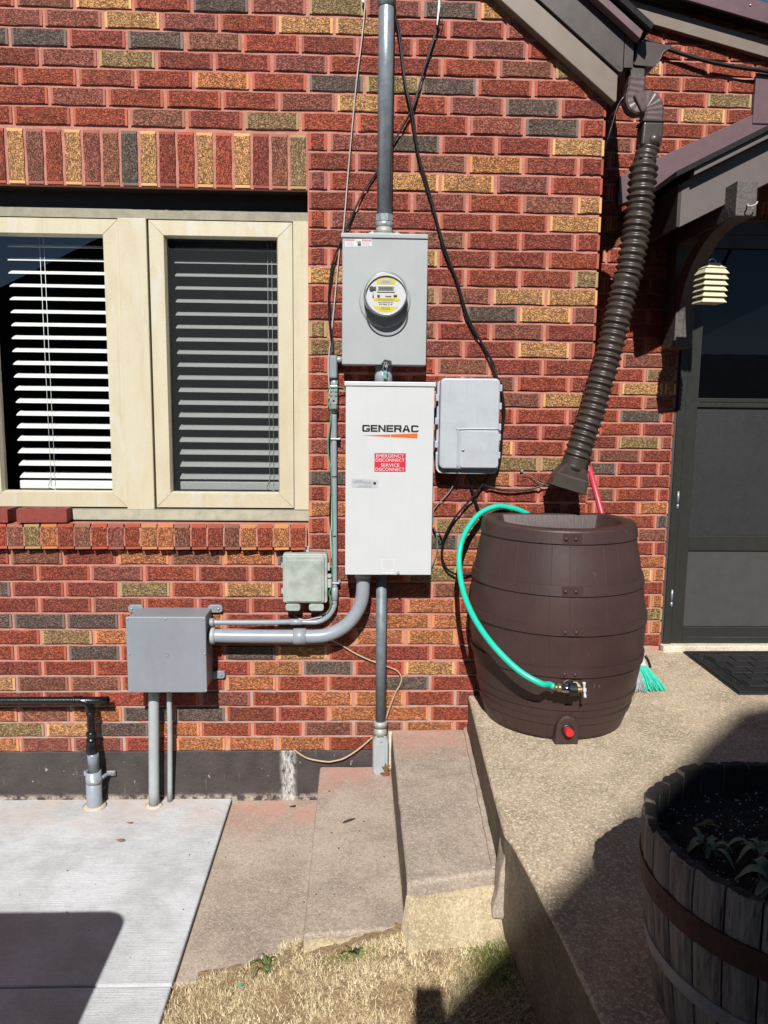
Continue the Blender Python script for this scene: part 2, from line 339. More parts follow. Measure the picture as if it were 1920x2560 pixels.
def blades(n,reg,hmin,hmax,cols,name,flatness=1.0):
    V=[];F=[];K=[]; i=0
    while i<n:
        x,y,w=reg()
        if w is False: continue
        i+=1; z=gz(x,y); a=random.uniform(0,2*PI); L=random.uniform(hmin,hmax); lean=random.uniform(.75,1.6)*flatness; d=Vector((math.cos(a),math.sin(a),0)); s=Vector((-d.y,d.x,0))*random.uniform(.0006,.0013)
        p0=Vector((x,y,z-.002)); p1=p0+d*L*.5*math.sin(lean*.6)+Vector((0,0,L*.5*math.cos(lean*.6))); p2=p1+d*L*.5*math.sin(lean*1.15)+Vector((0,0,max(L*.5*math.cos(lean*1.15),-.004)))
        k=len(V); V+= [p0-s,p0+s,p1+s*.8,p1-s*.8,p2]; F+= [(k,k+1,k+2,k+3),(k+3,k+2,k+4)]
        c=random.choice(cols); f=random.uniform(.75,1.2); K+= [(c[0]*f,c[1]*f,c[2]*f,1)]*5
    me=bpy.data.meshes.new(name); me.from_pydata([tuple(v) for v in V],[],F); at=me.color_attributes.new('bcol','FLOAT_COLOR','POINT'); at.data.foreach_set('color',np.array(K,'f').ravel()); me.materials.append(STRAW)
    o=link(name,me); return o
def reg_dry():
    x=random.uniform(-.515,.5); y=-random.uniform(.99,1.75)
    if x<-.13 and y>-1.046+.17*max(0,x+.5)+.012*math.sin(x*60): return 0,0,False
    if -.145<x<.155 and y>-1.082+(x+.138)*.085: return 0,0,False
    if x>=.155 and y>-1.135+(x-.158)*.2: return 0,0,False
    if mn.noise(Vector((x*9,y*9,2)))<-.1 and random.random()<.7: return 0,0,False
    return x,y,True
ST=[lin(222,206,166),lin(212,192,150),lin(234,220,186),lin(192,168,128),lin(156,130,96)]
o=blades(56000,reg_dry,.008,.028,ST,'dry_lawn'); tag(o,'dry straw-coloured lawn in front of the concrete steps','lawn'); o['kind']='stuff'
def reg_green():
    r=random.random()
    if r<.25: x,y=random.gauss(.0,.035),random.gauss(-1.10,.018)
    else: x,y=random.gauss(.40,.05),random.gauss(-1.19,.07)
    if x>.47 or y>-1.06-.1*max(0,.4-x): return 0,0,False
    return x,y,True
o=blades(1500,reg_green,.012,.036,[lin(112,132,54),lin(90,112,44),lin(142,150,76)],'green_grass',.8); tag(o,'sparse green grass at the foot of the steps and landing wall','grass'); o['kind']='stuff'
# ------------------------------------------------------------------ steps and landing
st=thing('concrete_steps',(.15,-1.0,-.2),'old concrete steps beside the house rising to a landing','steps')
def worn(b,amt=.0022,cut=.05,seedv=0):
    bm=b.bm; bmesh.ops.remove_doubles(bm,verts=bm.verts[:],dist=1e-5)
    for _ in range(5):
        e=[x for x in bm.edges if x.calc_length()>cut*1.6]
        if not e: break
        bmesh.ops.subdivide_edges(bm,edges=e,cuts=1,use_grid_fill=True)
    bmesh.ops.triangulate(bm,faces=[f for f in bm.faces if len(f.verts)>4])
    from mathutils import noise
    for v in bm.verts: v.co+=noise.noise_vector(v.co*23+Vector((seedv,0,0)))*amt
    return b
b=B(); b.prism([(-.141,-.003),(.16,-.003),(.16,-1.02),(-.138,-1.046)],-.4,-.033,'Z',.01,3); worn(b).build('step',TAN,st)
b=B(); b.prism([(.158,-.003),(.479,-.003),(.425,-1.0),(.158,-1.056)],-.4,.13,'Z',.012,3); worn(b,seedv=3).build('step',TAN,st)
b=B(); b.prism([(.479,-.003),(.455,-.5),(.432,-1.045),(.444,-1.092),(.482,-1.466),(.50,-1.75),(.54,-3.0),(3.2,-3.0),(3.2,.597),(.95,.597),(.95,-.003)],-.4,.28,'Z',.01,3); worn(b,seedv=9,cut=.09).build('landing',LAND,st)
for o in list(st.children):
    o.data.materials.append(DARKC)  # left-facing sides darkened for stains and for sun at a grazing angle
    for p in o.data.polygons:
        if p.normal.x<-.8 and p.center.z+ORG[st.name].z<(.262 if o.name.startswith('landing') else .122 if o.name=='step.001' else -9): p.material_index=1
# rough broken footing along the fronts of the steps
b=B(); nx,nj=44,9; rows=[]
for i in range(nx+1):
    x=-.135+.585*i/nx; r=[]
    lo=x<.15; top=-.048 if lo else .088; fr=(-1.044+(x+.138)*.085) if lo else (-1.053+(x-.158)*.2)
    for j in range(nj+1):
        t=j/nj; out=.004+(.05 if lo else .105)*t**1.2; z=top-(.09 if lo else .15)*t
        nz=mn.noise(Vector((x*22,t*3,0)))*.010+mn.noise(Vector((x*70,t*12,4)))*.007
        r.append(b.bm.verts.new((x,fr-out+nz,z+nz*.6)))
    rows.append(r)
for i in range(nx):
    for j in range(nj): b.bm.faces.new((rows[i][j],rows[i+1][j],rows[i+1][j+1],rows[i][j+1])).smooth=True
b.build('footing',ROUGHC,st)
b=B(); b.prism([(.478,-.003),(.462,-.003),(.412,-.99),(.432,-1.0)],.13,.139,'Z',.003); worn(b,.003,.03,5).build('fillet',TAN,st)
b=B(); b.prism([(.405,.02),(.452,.02),(.447,.255),(.437,.25),(.424,.15)],-1.062,-.985,bev=.006); worn(b,.006,.015,6).build('patch',TAN,st)
b=B()
for t in range(28):   # mortar crumbs on the tread by the landing
    pass
b.bm.free()
# ------------------------------------------------------------------ walls
CZ=[2.9367,2.8718,2.806,2.7365,2.6721,2.6039,2.5335,2.4629,2.394,2.3235,2.2517,2.1812,2.114,2.0445,1.9756,1.9032,1.8383,1.7701,1.7022,1.6337,1.5694,1.5059,1.4409,1.3787,1.3139,1.2501,1.1878,1.125,1.0626,.9956,.9302,.8621,.7955,.7285,.6630,.5968,.5290,.4623,.3968,.3314,.2652,.1977,.1316,.0675]
def cz(c): return CZ[c] if 0<=c<44 else (CZ[0]-c*.067 if c<0 else CZ[43]-(c-43)*.066)
def cspan(c): return (cz(c)+cz(c+1))/2+.0062,(cz(c)+cz(c-1))/2-.0062
PAL=dict(R=(160,76,53),D=(147,71,55),P=(148,85,70),K=(108,91,80),B=(144,90,70),Y=(198,146,94),O=(190,120,77),G=(154,126,86))
def bcol(ch):
    if ch=='?': ch=random.choice('RRDPOYBK')
    c=lin(PAL[ch]); h=random.uniform(.9,1.12); return tuple(min(1,x*h*random.uniform(.95,1.05)*1.12) for x in c)+(1,)
def brick_mesh(w,h,d=.055,name='brick',two=False):
    """rough raised panel between two smooth end bands; centre front at the origin, front = -Y"""
    b=bmesh.new(); f=-.0021; eb=.0095; n=4
    xs=[-w/2+eb+(w-2*eb)*i/n for i in range(n+1)]
    def V(x,y,z): return b.verts.new((x,y,z))
    J=lambda a:random.uniform(-a,a)
    ot=[V(x,J(.0006),h/2+J(.0019)) for x in xs]; ob=[V(x,J(.0006),-h/2+J(.0019)) for x in xs]
    pt=[V(x+(.0028 if i==0 else -.0028 if i==n else J(.003)),f+J(.0009),h/2-.0022+J(.0008)) for i,x in enumerate(xs)]
    pb=[V(x+(.0028 if i==0 else -.0028 if i==n else J(.003)),f+J(.0009),-h/2+.0022+J(.0008)) for i,x in enumerate(xs)]
    for i in range(n):
        for q in ((pt[i],pt[i+1],pb[i+1],pb[i]),(ot[i],ot[i+1],pt[i+1],pt[i]),(pb[i],pb[i+1],ob[i+1],ob[i])): b.faces.new(q)
    b.faces.new((ot[0],pt[0],pb[0],ob[0])); b.faces.new((pt[n],ot[n],ob[n],pb[n]))
    e=[V(-w/2,0,h/2+J(.001)),V(-w/2,0,-h/2+J(.001)),V(w/2,0,h/2+J(.001)),V(w/2,0,-h/2+J(.001))]
    k=[V(-w/2,d,h/2),V(-w/2,d,-h/2),V(w/2,d,h/2),V(w/2,d,-h/2)]
    for q in ((e[0],ot[0],ob[0],e[1]),(ot[n],e[2],e[3],ob[n]),(e[0],e[1],k[1],k[0]),(e[2],k[2],k[3],e[3])): b.faces.new(q).material_index=1
    b.faces.new([e[0],k[0],k[2],e[2]]+ot[::-1]); b.faces.new([e[1]]+ob+[e[3],k[3],k[1]])
    bmesh.ops.recalc_face_normals(b,faces=b.faces[:])
    me=bpy.data.meshes.new(name); b.to_mesh(me); b.free(); me.materials.append(BF); me.materials.append(BB); return me
H0=.0543
VAR={'full':[brick_mesh(.2,H0) for _ in range(6)],'q':[brick_mesh(.172,H0) for _ in range(3)],'m':[brick_mesh(.145,H0) for _ in range(3)],'half':[brick_mesh(.09,H0) for _ in range(4)],'s':[brick_mesh(.058,H0) for _ in range(2)],'sold':[brick_mesh(.195,.0585) for _ in range(5)],'row':[brick_mesh(.098,.0575,.16) for _ in range(4)]}
def pick(w):
    k=min((('full',.2),('q',.172),('m',.145),('half',.09),('s',.058)),key=lambda t:abs(t[1]-w)); return random.choice(VAR[k[0]]),w/k[1]
def put_brick(parent,me,x,y,z,sx,sz,col,rot=None):
    o=bpy.data.objects.new('brick',me); C.objects.link(o); o.parent=parent
    o.location=Vector((x,y,z))-ORG[parent.name]; o.scale=(sx,1,sz); o.color=col
    o.rotation_euler=rot if rot else (random.gauss(0,.004),random.gauss(0,.003),random.gauss(0,.003)); return o
def stuff_bricks(parent,lst):
    vs=[];fs=[];ms=[];cs=[]
    for me,x,y,z,sx,sz,col,rz in lst:
        k=len(vs); c,s=math.cos(rz),math.sin(rz)
        for v in me.vertices:
            px,py=v.co.x*sx,v.co.y; vs.append((x+px*c-py*s,y+px*s+py*c,z+v.co.z*sz)); cs.append(col)
        for p in me.polygons: fs.append([k+i for i in p.vertices]); ms.append(p.material_index)
    me=bpy.data.meshes.new('far_bricks'); me.from_pydata(vs,[],fs); me.polygons.foreach_set('material_index',ms)
    at=me.color_attributes.new('bcol','FLOAT_COLOR','POINT'); at.data.foreach_set('color',np.array(cs,'f').ravel()); me.materials.append(SF); me.materials.append(SB)
    o=link('brickwork',me,parent); o['kind']='stuff'; return o
L=.2126; XC=.947
wall=thing('brick_wall',(0,.1,-.3),'textured red and tan brick house wall behind the meter boxes','wall')
b=B()
b.box(-3.2,-1.558,.0055,.25,.036,3.5); b.box(-1.558,-.186,.0055,.25,.036,1.0); b.box(-1.558,-.186,.0055,.25,2.4935,3.5); b.box(-.186,XC-.006,.0055,.25,.036,3.5)
b.box(XC-.25,XC-.0061,.25,.6,.036,3.5)
b.build('mortar',MORT,wall)
b=B(); b.box(-1.558,-.186,.03,.249,2.287,2.4934); b.build('lintel_backing',DARKB,wall)  # dark fill; its tone gives the shade under the soldier course
b=B(); b.box(-3.2,XC,.003,.25,-.5,.035,.004); b.build('foundation',PLIN,wall)
ROWS={0:"??BYRKPGPKYR?",1:"??PPYPRYYDDP?",2:"?KKDKBRDDRPRR",3:"??DPGDDPRDRBG",4:"?RRDRORKGKRRR",5:"??RPRRRPYRPKD",6:"?RRRBDGRRRPKR",
 7:"RPKDDY",8:"DDBODD",9:"PRYYPR",10:"DDPRBY",11:"RPDDRY",12:"DDBDDD",13:"DRYDDR",14:"YDDRRG",15:"RRGBYY",16:"DDPKYP",17:"GRBDPD",18:"GRPDYD",19:"RRRBDD",20:"RRRBRD",21:"RDRRBY",22:"DDRRRD",23:"DDDDDD",24:"PRRYRR",25:"ROYRGG",26:"KDDODD",27:"RRRDRD",28:"ODRBRR",29:"RRGGRR",30:"DDKBRR",
 31:"DDBDOBOKDOORR",32:"RDRPRDDBRGRRR",33:"RKDDGRYDDBBRR",34:"RDDBRDRRDORRR",35:"RKKKRORDPOORR",36:"RRGORRBROORRR",37:"RRRKRRKYRDRRR",38:"RDRRDROKRYRRR",39:"RYBBRRORRKRRR",40:"RDDRRPROORPRR",41:"ROBOKKDDOORRR",42:"RGYKORRBBORRR",43:"ROPPROOORRRRR",-1:"?????????????",-2:"?????????????",-3:"?????????????"}
OFF={0:.13,1:.1,4:.13,5:.13}
HID=[(-.03,.29,.84,1.55),(-.04,.26,1.66,2.09),(.33,.55,1.25,1.57),(-.86,-.58,.37,.63),(.56,2,-1,.95),(-9,-1.5,-9,9),(.2,9,-1,.1),(-.13,.2,-1,-.0)]
def hidden(x,z): return any(a<x<b and c<z<d for a,b,c,d in HID) or z>2.97 or (x>.62 and z>2.62+(.96-x)*.78+.12)
parts=[];rest=[]
for c,row in ROWS.items():
    z0,z1=cspan(c); short=len(row)==6; h=z1-z0
    for j,ch in enumerate(row):
        i=j-(1 if short else 8); a=i-(.5 if c%2 else 0)+OFF.get(c,0); e=a+1
        if i==4: e=XC/L
        x0=a*L+.0062; x1=e*L-(.0062 if i<4 else 0)
        if short: x0=max(x0,-.183)
        if x1>XC: x1=XC
        if x1-x0<.03: continue
        x0+=random.gauss(0,.0012); me,sx=pick(x1-x0); xm=(x0+x1)/2; zm=(z0+z1)/2
        (rest if hidden(xm,zm) else parts).append((me,xm,random.gauss(0,.0008),zm,sx,h/H0,bcol(ch)))
    if c<=43 and (c%2 or True):   # returned bricks round the corner, mostly out of sight
        for q in range(3):
            rest.append((random.choice(VAR['q']),XC,.16+.2126*q+(.05 if c%2 else -.03),(z0+z1)/2,1,h/H0,bcol('?'),PI/2))
parts.sort(key=lambda t:-(t[4])); 
keep=parts[:300]; rest=[r if len(r)==8 else r+(0,) for r in rest]+[p+(0,) for p in parts[300:]]
for p in keep: put_brick(wall,*p)
stuff_bricks(wall,rest)
# soldier course over the window, rowlock sill under it
lt=thing('brick_lintel',(-.87,.03,2.288),'upright soldier course of red and tan bricks over the window','lintel')
SOL="GBDYRYRDYKBPYRBYRRYR"
for k,ch in enumerate(SOL):
    x=-.186-.0355-.0702*k
    if x<-1.56: break
    put_brick(lt,random.choice(VAR['sold']),x,random.gauss(0,.0008),2.389,1.0,1.0,bcol(ch),(random.gauss(0,.004),PI/2,random.gauss(0,.004)))
b=B(); b.box(-1.6,-.187,.0052,.05,2.2882,2.4934); b.build('mortar',MORT,lt)
sl_=thing('brick_sill',(-.87,-.01,.9),'projecting window sill of red and tan bricks laid on edge','sill')
SILL="ROROBDRBOORPRBROGBRRR"
for k,ch in enumerate(SILL):
    x=-.196-.0655*k-.03
    if x<-1.6: break
    put_brick(sl_,random.choice(VAR['row']),x,-.034+random.gauss(0,.0015),.95,1,1,bcol(ch),(-.16+random.gauss(0,.01),PI/2,random.gauss(0,.006)))
b=B(); b.prism([(-.028,.912),(-.028,.985),(.08,1.005),(.08,.912)],-1.62,-.192,'X'); b.build('mortar',MORT,sl_)
# recessed wall on the right with the door
wr=thing('brick_wall',(1.3,.65,.28),'set-back red and brown brick wall between the downspout and the door','wall')
b=B(); b.box(.9475,1.527,.6055,.85,.2,3.2); b.box(1.527,2.53,.6055,.85,2.38,3.2); b.box(2.53,3.3,.6055,.85,.2,3.2); b.build('mortar',MORT,wr)
RC={-1:"?YRR",0:"RRRR",1:"RRRG",2:"RPYR",3:"RRRR",4:"BRRR",5:"RRRR",6:"RDRR",18:"RPBR",19:"RRG",20:"RYY",21:"RRB",22:"RKR",23:"RRD",24:"DGP",25:"BBD",26:"KDR",27:"RRD",28:"BRR",29:"RRO",30:"RRK",31:"RDB",32:"RRD",33:"RRO",34:"RYO",35:"RRR",36:"RRO",37:"RRG",38:"RRO",39:"RRR"}
rest=[]
for c in range(-4,41):
    z0,z1=cspan(c)
    if z0<.285: z0=.285
    h=z1-z0
    if h<.02: continue
    js=[.947,1.053,1.265,1.471] if c%2==0 else [.947,1.165,1.378]
    xs=js+([1.53] if z0<2.38 else []); 
    if z0>=2.36:
        x=js[-1]
        while x<2.6: x+=L; xs.append(x)
    s=RC.get(c,''); first=1 if c%2==0 else 0
    for i in range(len(xs)-1):
        k=i-first; ch=s[k] if 0<=k<len(s) else random.choice('RRDOBR')
        x0=xs[i]+.006; x1=xs[i+1]-(.006 if xs[i+1]!=1.53 else 0); me,sx=pick(x1-x0); zm=(z0+z1)/2
        t=(me,(x0+x1)/2,.6+random.gauss(0,.0008),zm,sx,h/H0,bcol(ch))
        if x1<1.1 or x1>2.05 or (2.25<zm<2.45): rest.append(t+(0,))
        else: put_brick(wr,*t)
stuff_bricks(wr,rest)
# ------------------------------------------------------------------ window
win=thing('window',(-.87,.1,1.0),'cream weathered double casement window in the brick wall','window')
b=B(); b.box(-.248,-.1865,.07,.16,1.05,2.189); b.box(-1.553,-1.495,.07,.16,1.05,2.189); b.build('frame',CREAM,win)
b=B(); b.box(-1.553,-.1865,.079,.16,2.1895,2.224); b.build('head',SILLM,win)  # lintel shade put into the head's greyer colour
b=B(); b.box(-.928,-.818,.068,.16,1.046,2.189,.003); b.build('mullion',CREAM,win)
b=B(); b.prism([(.035,1.008),(.035,1.012),(.06,1.047),(.16,1.048),(.16,1.0)],-1.553,-.187,'X'); b.build('sill',SILLM,win)
b=B(); b.box(-1.5575,-.1862,.09,.2,2.2245,2.2868); b.build('head_shade_board',DARKB,win)  # fills the gap over the frame; dark tone stands for shade there
def casement(x0,x1,z0,z1,w,glassmat):
    b=B(); y0,y1=.083,.125; yb=.1035; g=.0006
    O=[(x0,z0),(x1,z0),(x1,z1),(x0,z1)]; I=[(x0+w,z0+w),(x1-w,z0+w),(x1-w,z1-w),(x0+w,z1-w)]; I2=[(x0+w+.006,z0+w+.006),(x1-w-.006,z0+w+.006),(x1-w-.006,z1-w-.006),(x0+w+.006,z1-w-.006)]
    for k in range(4):
        n=(k+1)%4; a,c,d,e=O[k],O[n],I[n],I[k]; d2,e2=I2[n],I2[k]
        sx=g if k in(0,2) else 0; 
        b.face([(a[0],y0,a[1]),(c[0],y0,c[1]),(d[0],y0-.002,d[1]),(e[0],y0-.002,e[1])]); b.face([(e[0],y0-.002,e[1]),(d[0],y0-.002,d[1]),(d2[0],yb,d2[1]),(e2[0],yb,e2[1])]); b.face([(a[0],y0,a[1]),(a[0],y1,a[1]),(c[0],y1,c[1]),(c[0],y0,c[1])]); b.face([(e2[0],yb,e2[1]),(d2[0],yb,d2[1]),(d2[0],y1,d2[1]),(e2[0],y1,e2[1])])
    o=b.build('casement',CREAM,win)
    for k in range(4):   # mitre joints
        a,e=O[k],I[k]; m=B(); m.tube([(a[0]*.93+e[0]*.07,.0826,a[1]*.93+e[1]*.07),(e[0],.0808,e[1])],.0008,4,0); m.build('mitre',SILLM,o)
    b=B(); b.face([(I[0][0],.1035,I[0][1]),(I[1][0],.1035,I[1][1]),(I[2][0],.1035,I[2][1]),(I[3][0],.1035,I[3][1])]); b.build('pane',glassmat,o)
    return o
c1=casement(-1.493,-.931,1.055,2.187,.058,GLASS); c2=casement(-.812,-.252,1.055,2.187,.057,GLASS)
b=B(); b.face([(-.757,.128,1.11),(-.307,.128,1.11),(-.307,.128,2.132),(-.757,.128,2.132)]); b.build('insect_screen',SCREEN,win)
b=B(); 
for (x0,x1,z0,z1) in ((-.757,-.307,2.118,2.132),(-.757,-.745,1.11,2.118)): b.box(x0,x1,.122,.1275,z0,z1)
b.build('screen_frame',BLKP,win)
b=B(); b.tube([(-.72,.06,1.028),(-.60,.055,1.036),(-.54,.06,1.043)],.002,5,3); b.build('weather_strip',BLKP,win)
for sx,(x0,x1,lab) in enumerate(((-1.40,-.90,'bright white horizontal blind in the left window pane'),(-.735,-.27,'white blind seen dimly through the insect screen of the right pane'))):
    bl=thing('window_blind',((x0+x1)/2,.17,1.1),lab,'blind','blinds inside the window')
    me=None
    for k in range(21):
        z=2.155-.0516*k
        if z<1.16: break
        if me is None:
            m=B(); nn=4
            for i in range(nn):
                t0,t1=i/nn,(i+1)/nn; f=lambda t:(.172+.052*t, .003*math.sin(PI*t)+.0175*(t-.5))
                m.face([(x0,f(t0)[0],z+f(t0)[1]),(x1,f(t0)[0],z+f(t0)[1]),(x1,f(t1)[0],z+f(t1)[1]),(x0,f(t1)[0],z+f(t1)[1])]); m.face([(x0,f(t0)[0],z-.0028+f(t0)[1]),(x0,f(t1)[0],z-.0028+f(t1)[1]),(x1,f(t1)[0],z-.0028+f(t1)[1]),(x1,f(t0)[0],z-.0028+f(t0)[1])])
            m.face([(x0,.172,z-.0116),(x1,.172,z-.0116),(x1,.172,z-.00875),(x0,.172,z-.00875)]); bmesh.ops.remove_doubles(m.bm,verts=m.bm.verts[:],dist=1e-6)
            o=m.build('slat',BLIND,bl); me=o.data; zz=z
        else:
            o=bpy.data.objects.new('slat',me); C.objects.link(o); o.parent=bl; o.location=(0,0,z-zz); o.rotation_euler=(0,random.gauss(0,.0012),0)
    b=B(); b.box(x0,x1,.172,.222,1.118,1.152,.003); 
    b.build('bottom_rail',BLIND,bl)
    b=B(); xc=-1.27 if sx==0 else -.36
    for dx in (0,.017): b.tube([(xc+dx,.1705,2.15),(xc+dx,.1705,1.13)],.0011,5,0)
    b.tube([(xc,.168,1.16),(xc-.012,.166,1.13),(xc+.02,.166,1.115),(xc+.012,.166,1.106)],.0012,5,5); b.build('cord',BLIND,bl)
b=B(); b.box(-2.6,.6,.26,3.2,.6,2.8); o=b.build('room',INT); struct(o)
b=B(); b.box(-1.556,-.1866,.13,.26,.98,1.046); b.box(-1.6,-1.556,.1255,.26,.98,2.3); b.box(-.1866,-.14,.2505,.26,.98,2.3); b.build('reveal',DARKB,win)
# open the room towards the window
bm=bmesh.new(); bm.from_mesh(o.data)
fr=[f for f in bm.faces if f.normal.y<-.9 or (abs(f.calc_center_median().y+ORG[o.name].y-.26)<1e-3)]
bmesh.ops.delete(bm,geom=fr,context='FACES'); bm.to_mesh(o.data); bm.free()
b=B(); b.box(-2.6,-1.6,.2505,.26,.6,2.8); b.box(-.14,.6,.2505,.26,.6,2.8); b.box(-1.6,-.14,.2505,.26,.6,.98); b.box(-1.6,-.14,.2505,.26,2.3,2.8); struct(b.build('room',INT))
b=B(); b.tube([(-1.13,.5,1.36),(-1.02,.5,1.375)],.012,8,0); b.tube([(-1.03,.5,1.37),(-1.02,.5,1.02)],.009,8,0); b.box(-1.16,-1.02,.4,.6,1.0,1.02); b.build('dim_furniture',GREYC); tag(bpy.data.objects['dim_furniture'],'dim pale furniture seen inside behind the left blind','furniture')
# loose bricks on the sill
def loose(x,y,z,rz,label):
    w,d,h=.188,.088,.052; t=thing('loose_brick',(x,y,z),label,'brick','loose bricks on the sill'); R=Matrix.Rotation(rz,3,'Z')
    b=B(); holes=[(-.055,.016),(0,.016),(.055,.016)]; n=12
    # top face with three core holes
    top=[]; me=bmesh.new()
    outer=[me.verts.new((sx*w/2,sy*d/2,h)) for sx,sy in((-1,-1),(1,-1),(1,1),(-1,1))]; eg=[me.edges.new((outer[i],outer[(i+1)%4])) for i in range(4)]
    for hx,r in holes:
        ring=[me.verts.new((hx+r*math.cos(2*PI*k/n),r*math.sin(2*PI*k/n),h)) for k in range(n)]; eg+= [me.edges.new((ring[k],ring[(k+1)%n])) for k in range(n)]
        lo=[me.verts.new((hx+r*math.cos(2*PI*k/n),r*math.sin(2*PI*k/n),.004)) for k in range(n)]
        for k in range(n): me.faces.new((ring[k],ring[(k+1)%n],lo[(k+1)%n],lo[k]))
        me.faces.new(lo)
    bmesh.ops.triangle_fill(me,edges=eg,use_beauty=True)
    bot=[me.verts.new((sx*w/2,sy*d/2,0)) for sx,sy in((-1,-1),(1,-1),(1,1),(-1,1))]
    for i in range(4): me.faces.new((outer[i],outer[(i+1)%4],bot[(i+1)%4],bot[i]))
    me.faces.new(bot)
    for v in me.verts: v.co=R@(v.co+Vector((0,0,0)))+Vector((x,y,z))
    b.add(me); b.build('body',LOOSEB,t); return t
loose(-1.238,.012,1.006,.10,'whole red cored brick lying on the window sill'); loose(-1.455,.012,1.006,-.06,'red cored brick cut off by the left edge of the picture')
# ------------------------------------------------------------------ electrical: mast, meter, switch
t=thing('mast_conduit',(.105,-.06,2.11),'thick grey steel conduit rising from the meter box to the top','conduit')
b=B(); b.tube([(.105,-.06,2.17),(.105,-.06,3.35)],.0285,24,0); b.build('pipe',GALV,t)
b=B(); b.tube([(.105,-.06,2.91),(.105,-.06,2.97)],.0305,24,0); b.build('pipe_clamp',GALV,t)
b=B(); b.lathe((.105,-.06,2.163),(0,0,1),[(0,.034),(.024,.034),(.024,.0285)],8,False); b.build('hex_nut',ZINC,t)
b=B(); b.lathe((.105,-.06,2.142),(0,0,1),[(0,.031),(.002,.033),(.018,.033),(.02,.03)],24); b.build('locking_ring',ZINC,t)
b=B(); b.lathe((.105,-.06,2.112),(0,0,1),[(0,.031),(.03,.0305)],24); b.build('hub',CAST,t)
b=B(); b.box(.046,.164,-.115,-.01,2.1065,2.1125,.002); b.box(.055,.065,-.11,-.1,2.1125,2.12); b.box(.146,.156,-.11,-.1,2.1125,2.12); b.build('hub_plate',ZINC,t)
mb=thing('meter_box',(.108,-.06,1.63),'grey electric meter box with a round glass meter','meter box')
b=B(); b.box(-.051,.267,-.1205,-.0,1.6305,2.089,.002); b.build('cabinet',GREYM,mb)
b=B(); b.box(-.050,.266,-.1255,-.1208,1.631,2.0885,.002); b.build('cover',GREYM,mb)
b=B(); b.box(-.056,.266,-.131,.0,2.0895,2.1062,.003); b.build('lid',GREYM,mb)
b=B(); b.lathe((.109,-.1256,1.862),(0,-1,0),[(-.001,.0965),(.004,.0945),(.007,.0895),(.0075,.084)],48); b.build('embossed_ring',GREYM,mb)
b=B(); b.box(.104,.116,-.137,-.1325,1.768,1.774); b.build('ring_latch',ZINC,mb)
em=thing('electric_meter',(.11,-.2,1.79),'round electric meter with yellow bands and a display in glass','meter')
mc=Vector((.1095,-.138,1.8795))
def ring_at(d): return (mc.x,mc.y-d,mc.z)
b=B(); b.lathe(ring_at(0),(0,-1,0),[(.0,.0815),(.008,.081),(.032,.0805),(.034,.077)],48); b.build('meter_base',simple('meter_grey',lin(128,130,130),.5),em)
b=B(); b.lathe(ring_at(.033),(0,-1,0),[(.0,.082),(.018,.081),(.032,.080),(.035,.076)],48,caps=False); b.build('glass_rim',MGLASS,em)
b=B(); b.lathe(ring_at(.066),(0,-1,0),[(0,.0770),(.004,.0755),(.004,.073),(.0,.073)],48,caps=False); b.build('cover_bead',ZINC,em)
fy=mc.y-.054
b=B(); b.lathe((mc.x,fy,mc.z),(0,-1,0),[(-.022,.077),(-.003,.0755),(0,.0735)],48); face=b.build('face_plate',LBL_W,em)
def seg_poly(r,z0,z1,w=None,n=14):
    P=[];
    for k in range(n+1):
        z=z0+(z1-z0)*k/n; x=math.sqrt(max(r*r-z*z,0)); x=min(x,w) if w else x; P.append((x,z))
    return [(mc.x+x,fy-.0006,mc.z+z) for x,z in P]+[(mc.x-x,fy-.0006,mc.z+z) for x,z in P[::-1]]
b=B(); b.face(seg_poly(.062,.035,.0575,.034)); b.build('yellow_band',LBL_Y,face)
b=B(); b.face(seg_poly(.063,-.062,-.043)); b.build('yellow_band',LBL_Y,face)
b=B(); b.prism([(mc.x-.042,mc.z-.0235),(mc.x+.048,mc.z-.0235),(mc.x+.052,mc.z-.0185),(mc.x+.048,mc.z-.0125),(mc.x-.042,mc.z-.0125),(mc.x-.045,mc.z-.018)],fy-.001,fy); b.build('yellow_band',LBL_Y,face)
b=B(); b.prism([(mc.x-.024,mc.z+.039),(mc.x+.024,mc.z+.039),(mc.x+.022,mc.z+.051),(mc.x-.022,mc.z+.051)],fy-.0012,fy-.0007); b.build('name_label',LBL_P,face)
b=B(); b.box(mc.x-.033,mc.x+.033,fy-.004,fy,mc.z+.008,mc.z+.031,.001); b.build('display_bezel',LBL_W,face)
b=B(); b.box(mc.x-.029,mc.x+.029,fy-.0045,fy-.0036,mc.z+.0115,mc.z+.0275); b.build('display',LCD,face)
lettering('888888',mc.x-.024,mc.x+.024,mc.z+.0135,mc.z+.0255,fy-.0048,LBL_K,face)
lettering('95 964 219',mc.x-.024,mc.x+.024,mc.z-.0385,mc.z-.033,fy-.0008,LBL_K,face,.01)
b=B()
for z,w in ((-.0165,.034),(-.0205,.028),(.0465,.014),(.0425,.012),(-.0285,.028),(-.0475,.016),(-.0525,.018)): b.box(mc.x-w,mc.x+w,fy-.0016,fy-.0011,mc.z+z-.0006,mc.z+z+.0006)
b.build('fine_print',LBL_G,face)['kind']='stuff'
PG=simple('port_grey',lin(70,74,76),.5)
b=B(); b.lathe((mc.x-.052,fy,mc.z+.02),(0,-1,0),[(0,.0085),(.006,.008)],20); b.build('optical_port',PG,face)
b=B(); b.box(mc.x-.044,mc.x-.036,fy-.004,fy,mc.z+.014,mc.z+.026); b.build('port_tab',PG,face)
b=B(); b.box(mc.x-.031,mc.x-.022,fy-.004,fy,mc.z-.0095,mc.z-.002); b.build('button',PG,face)
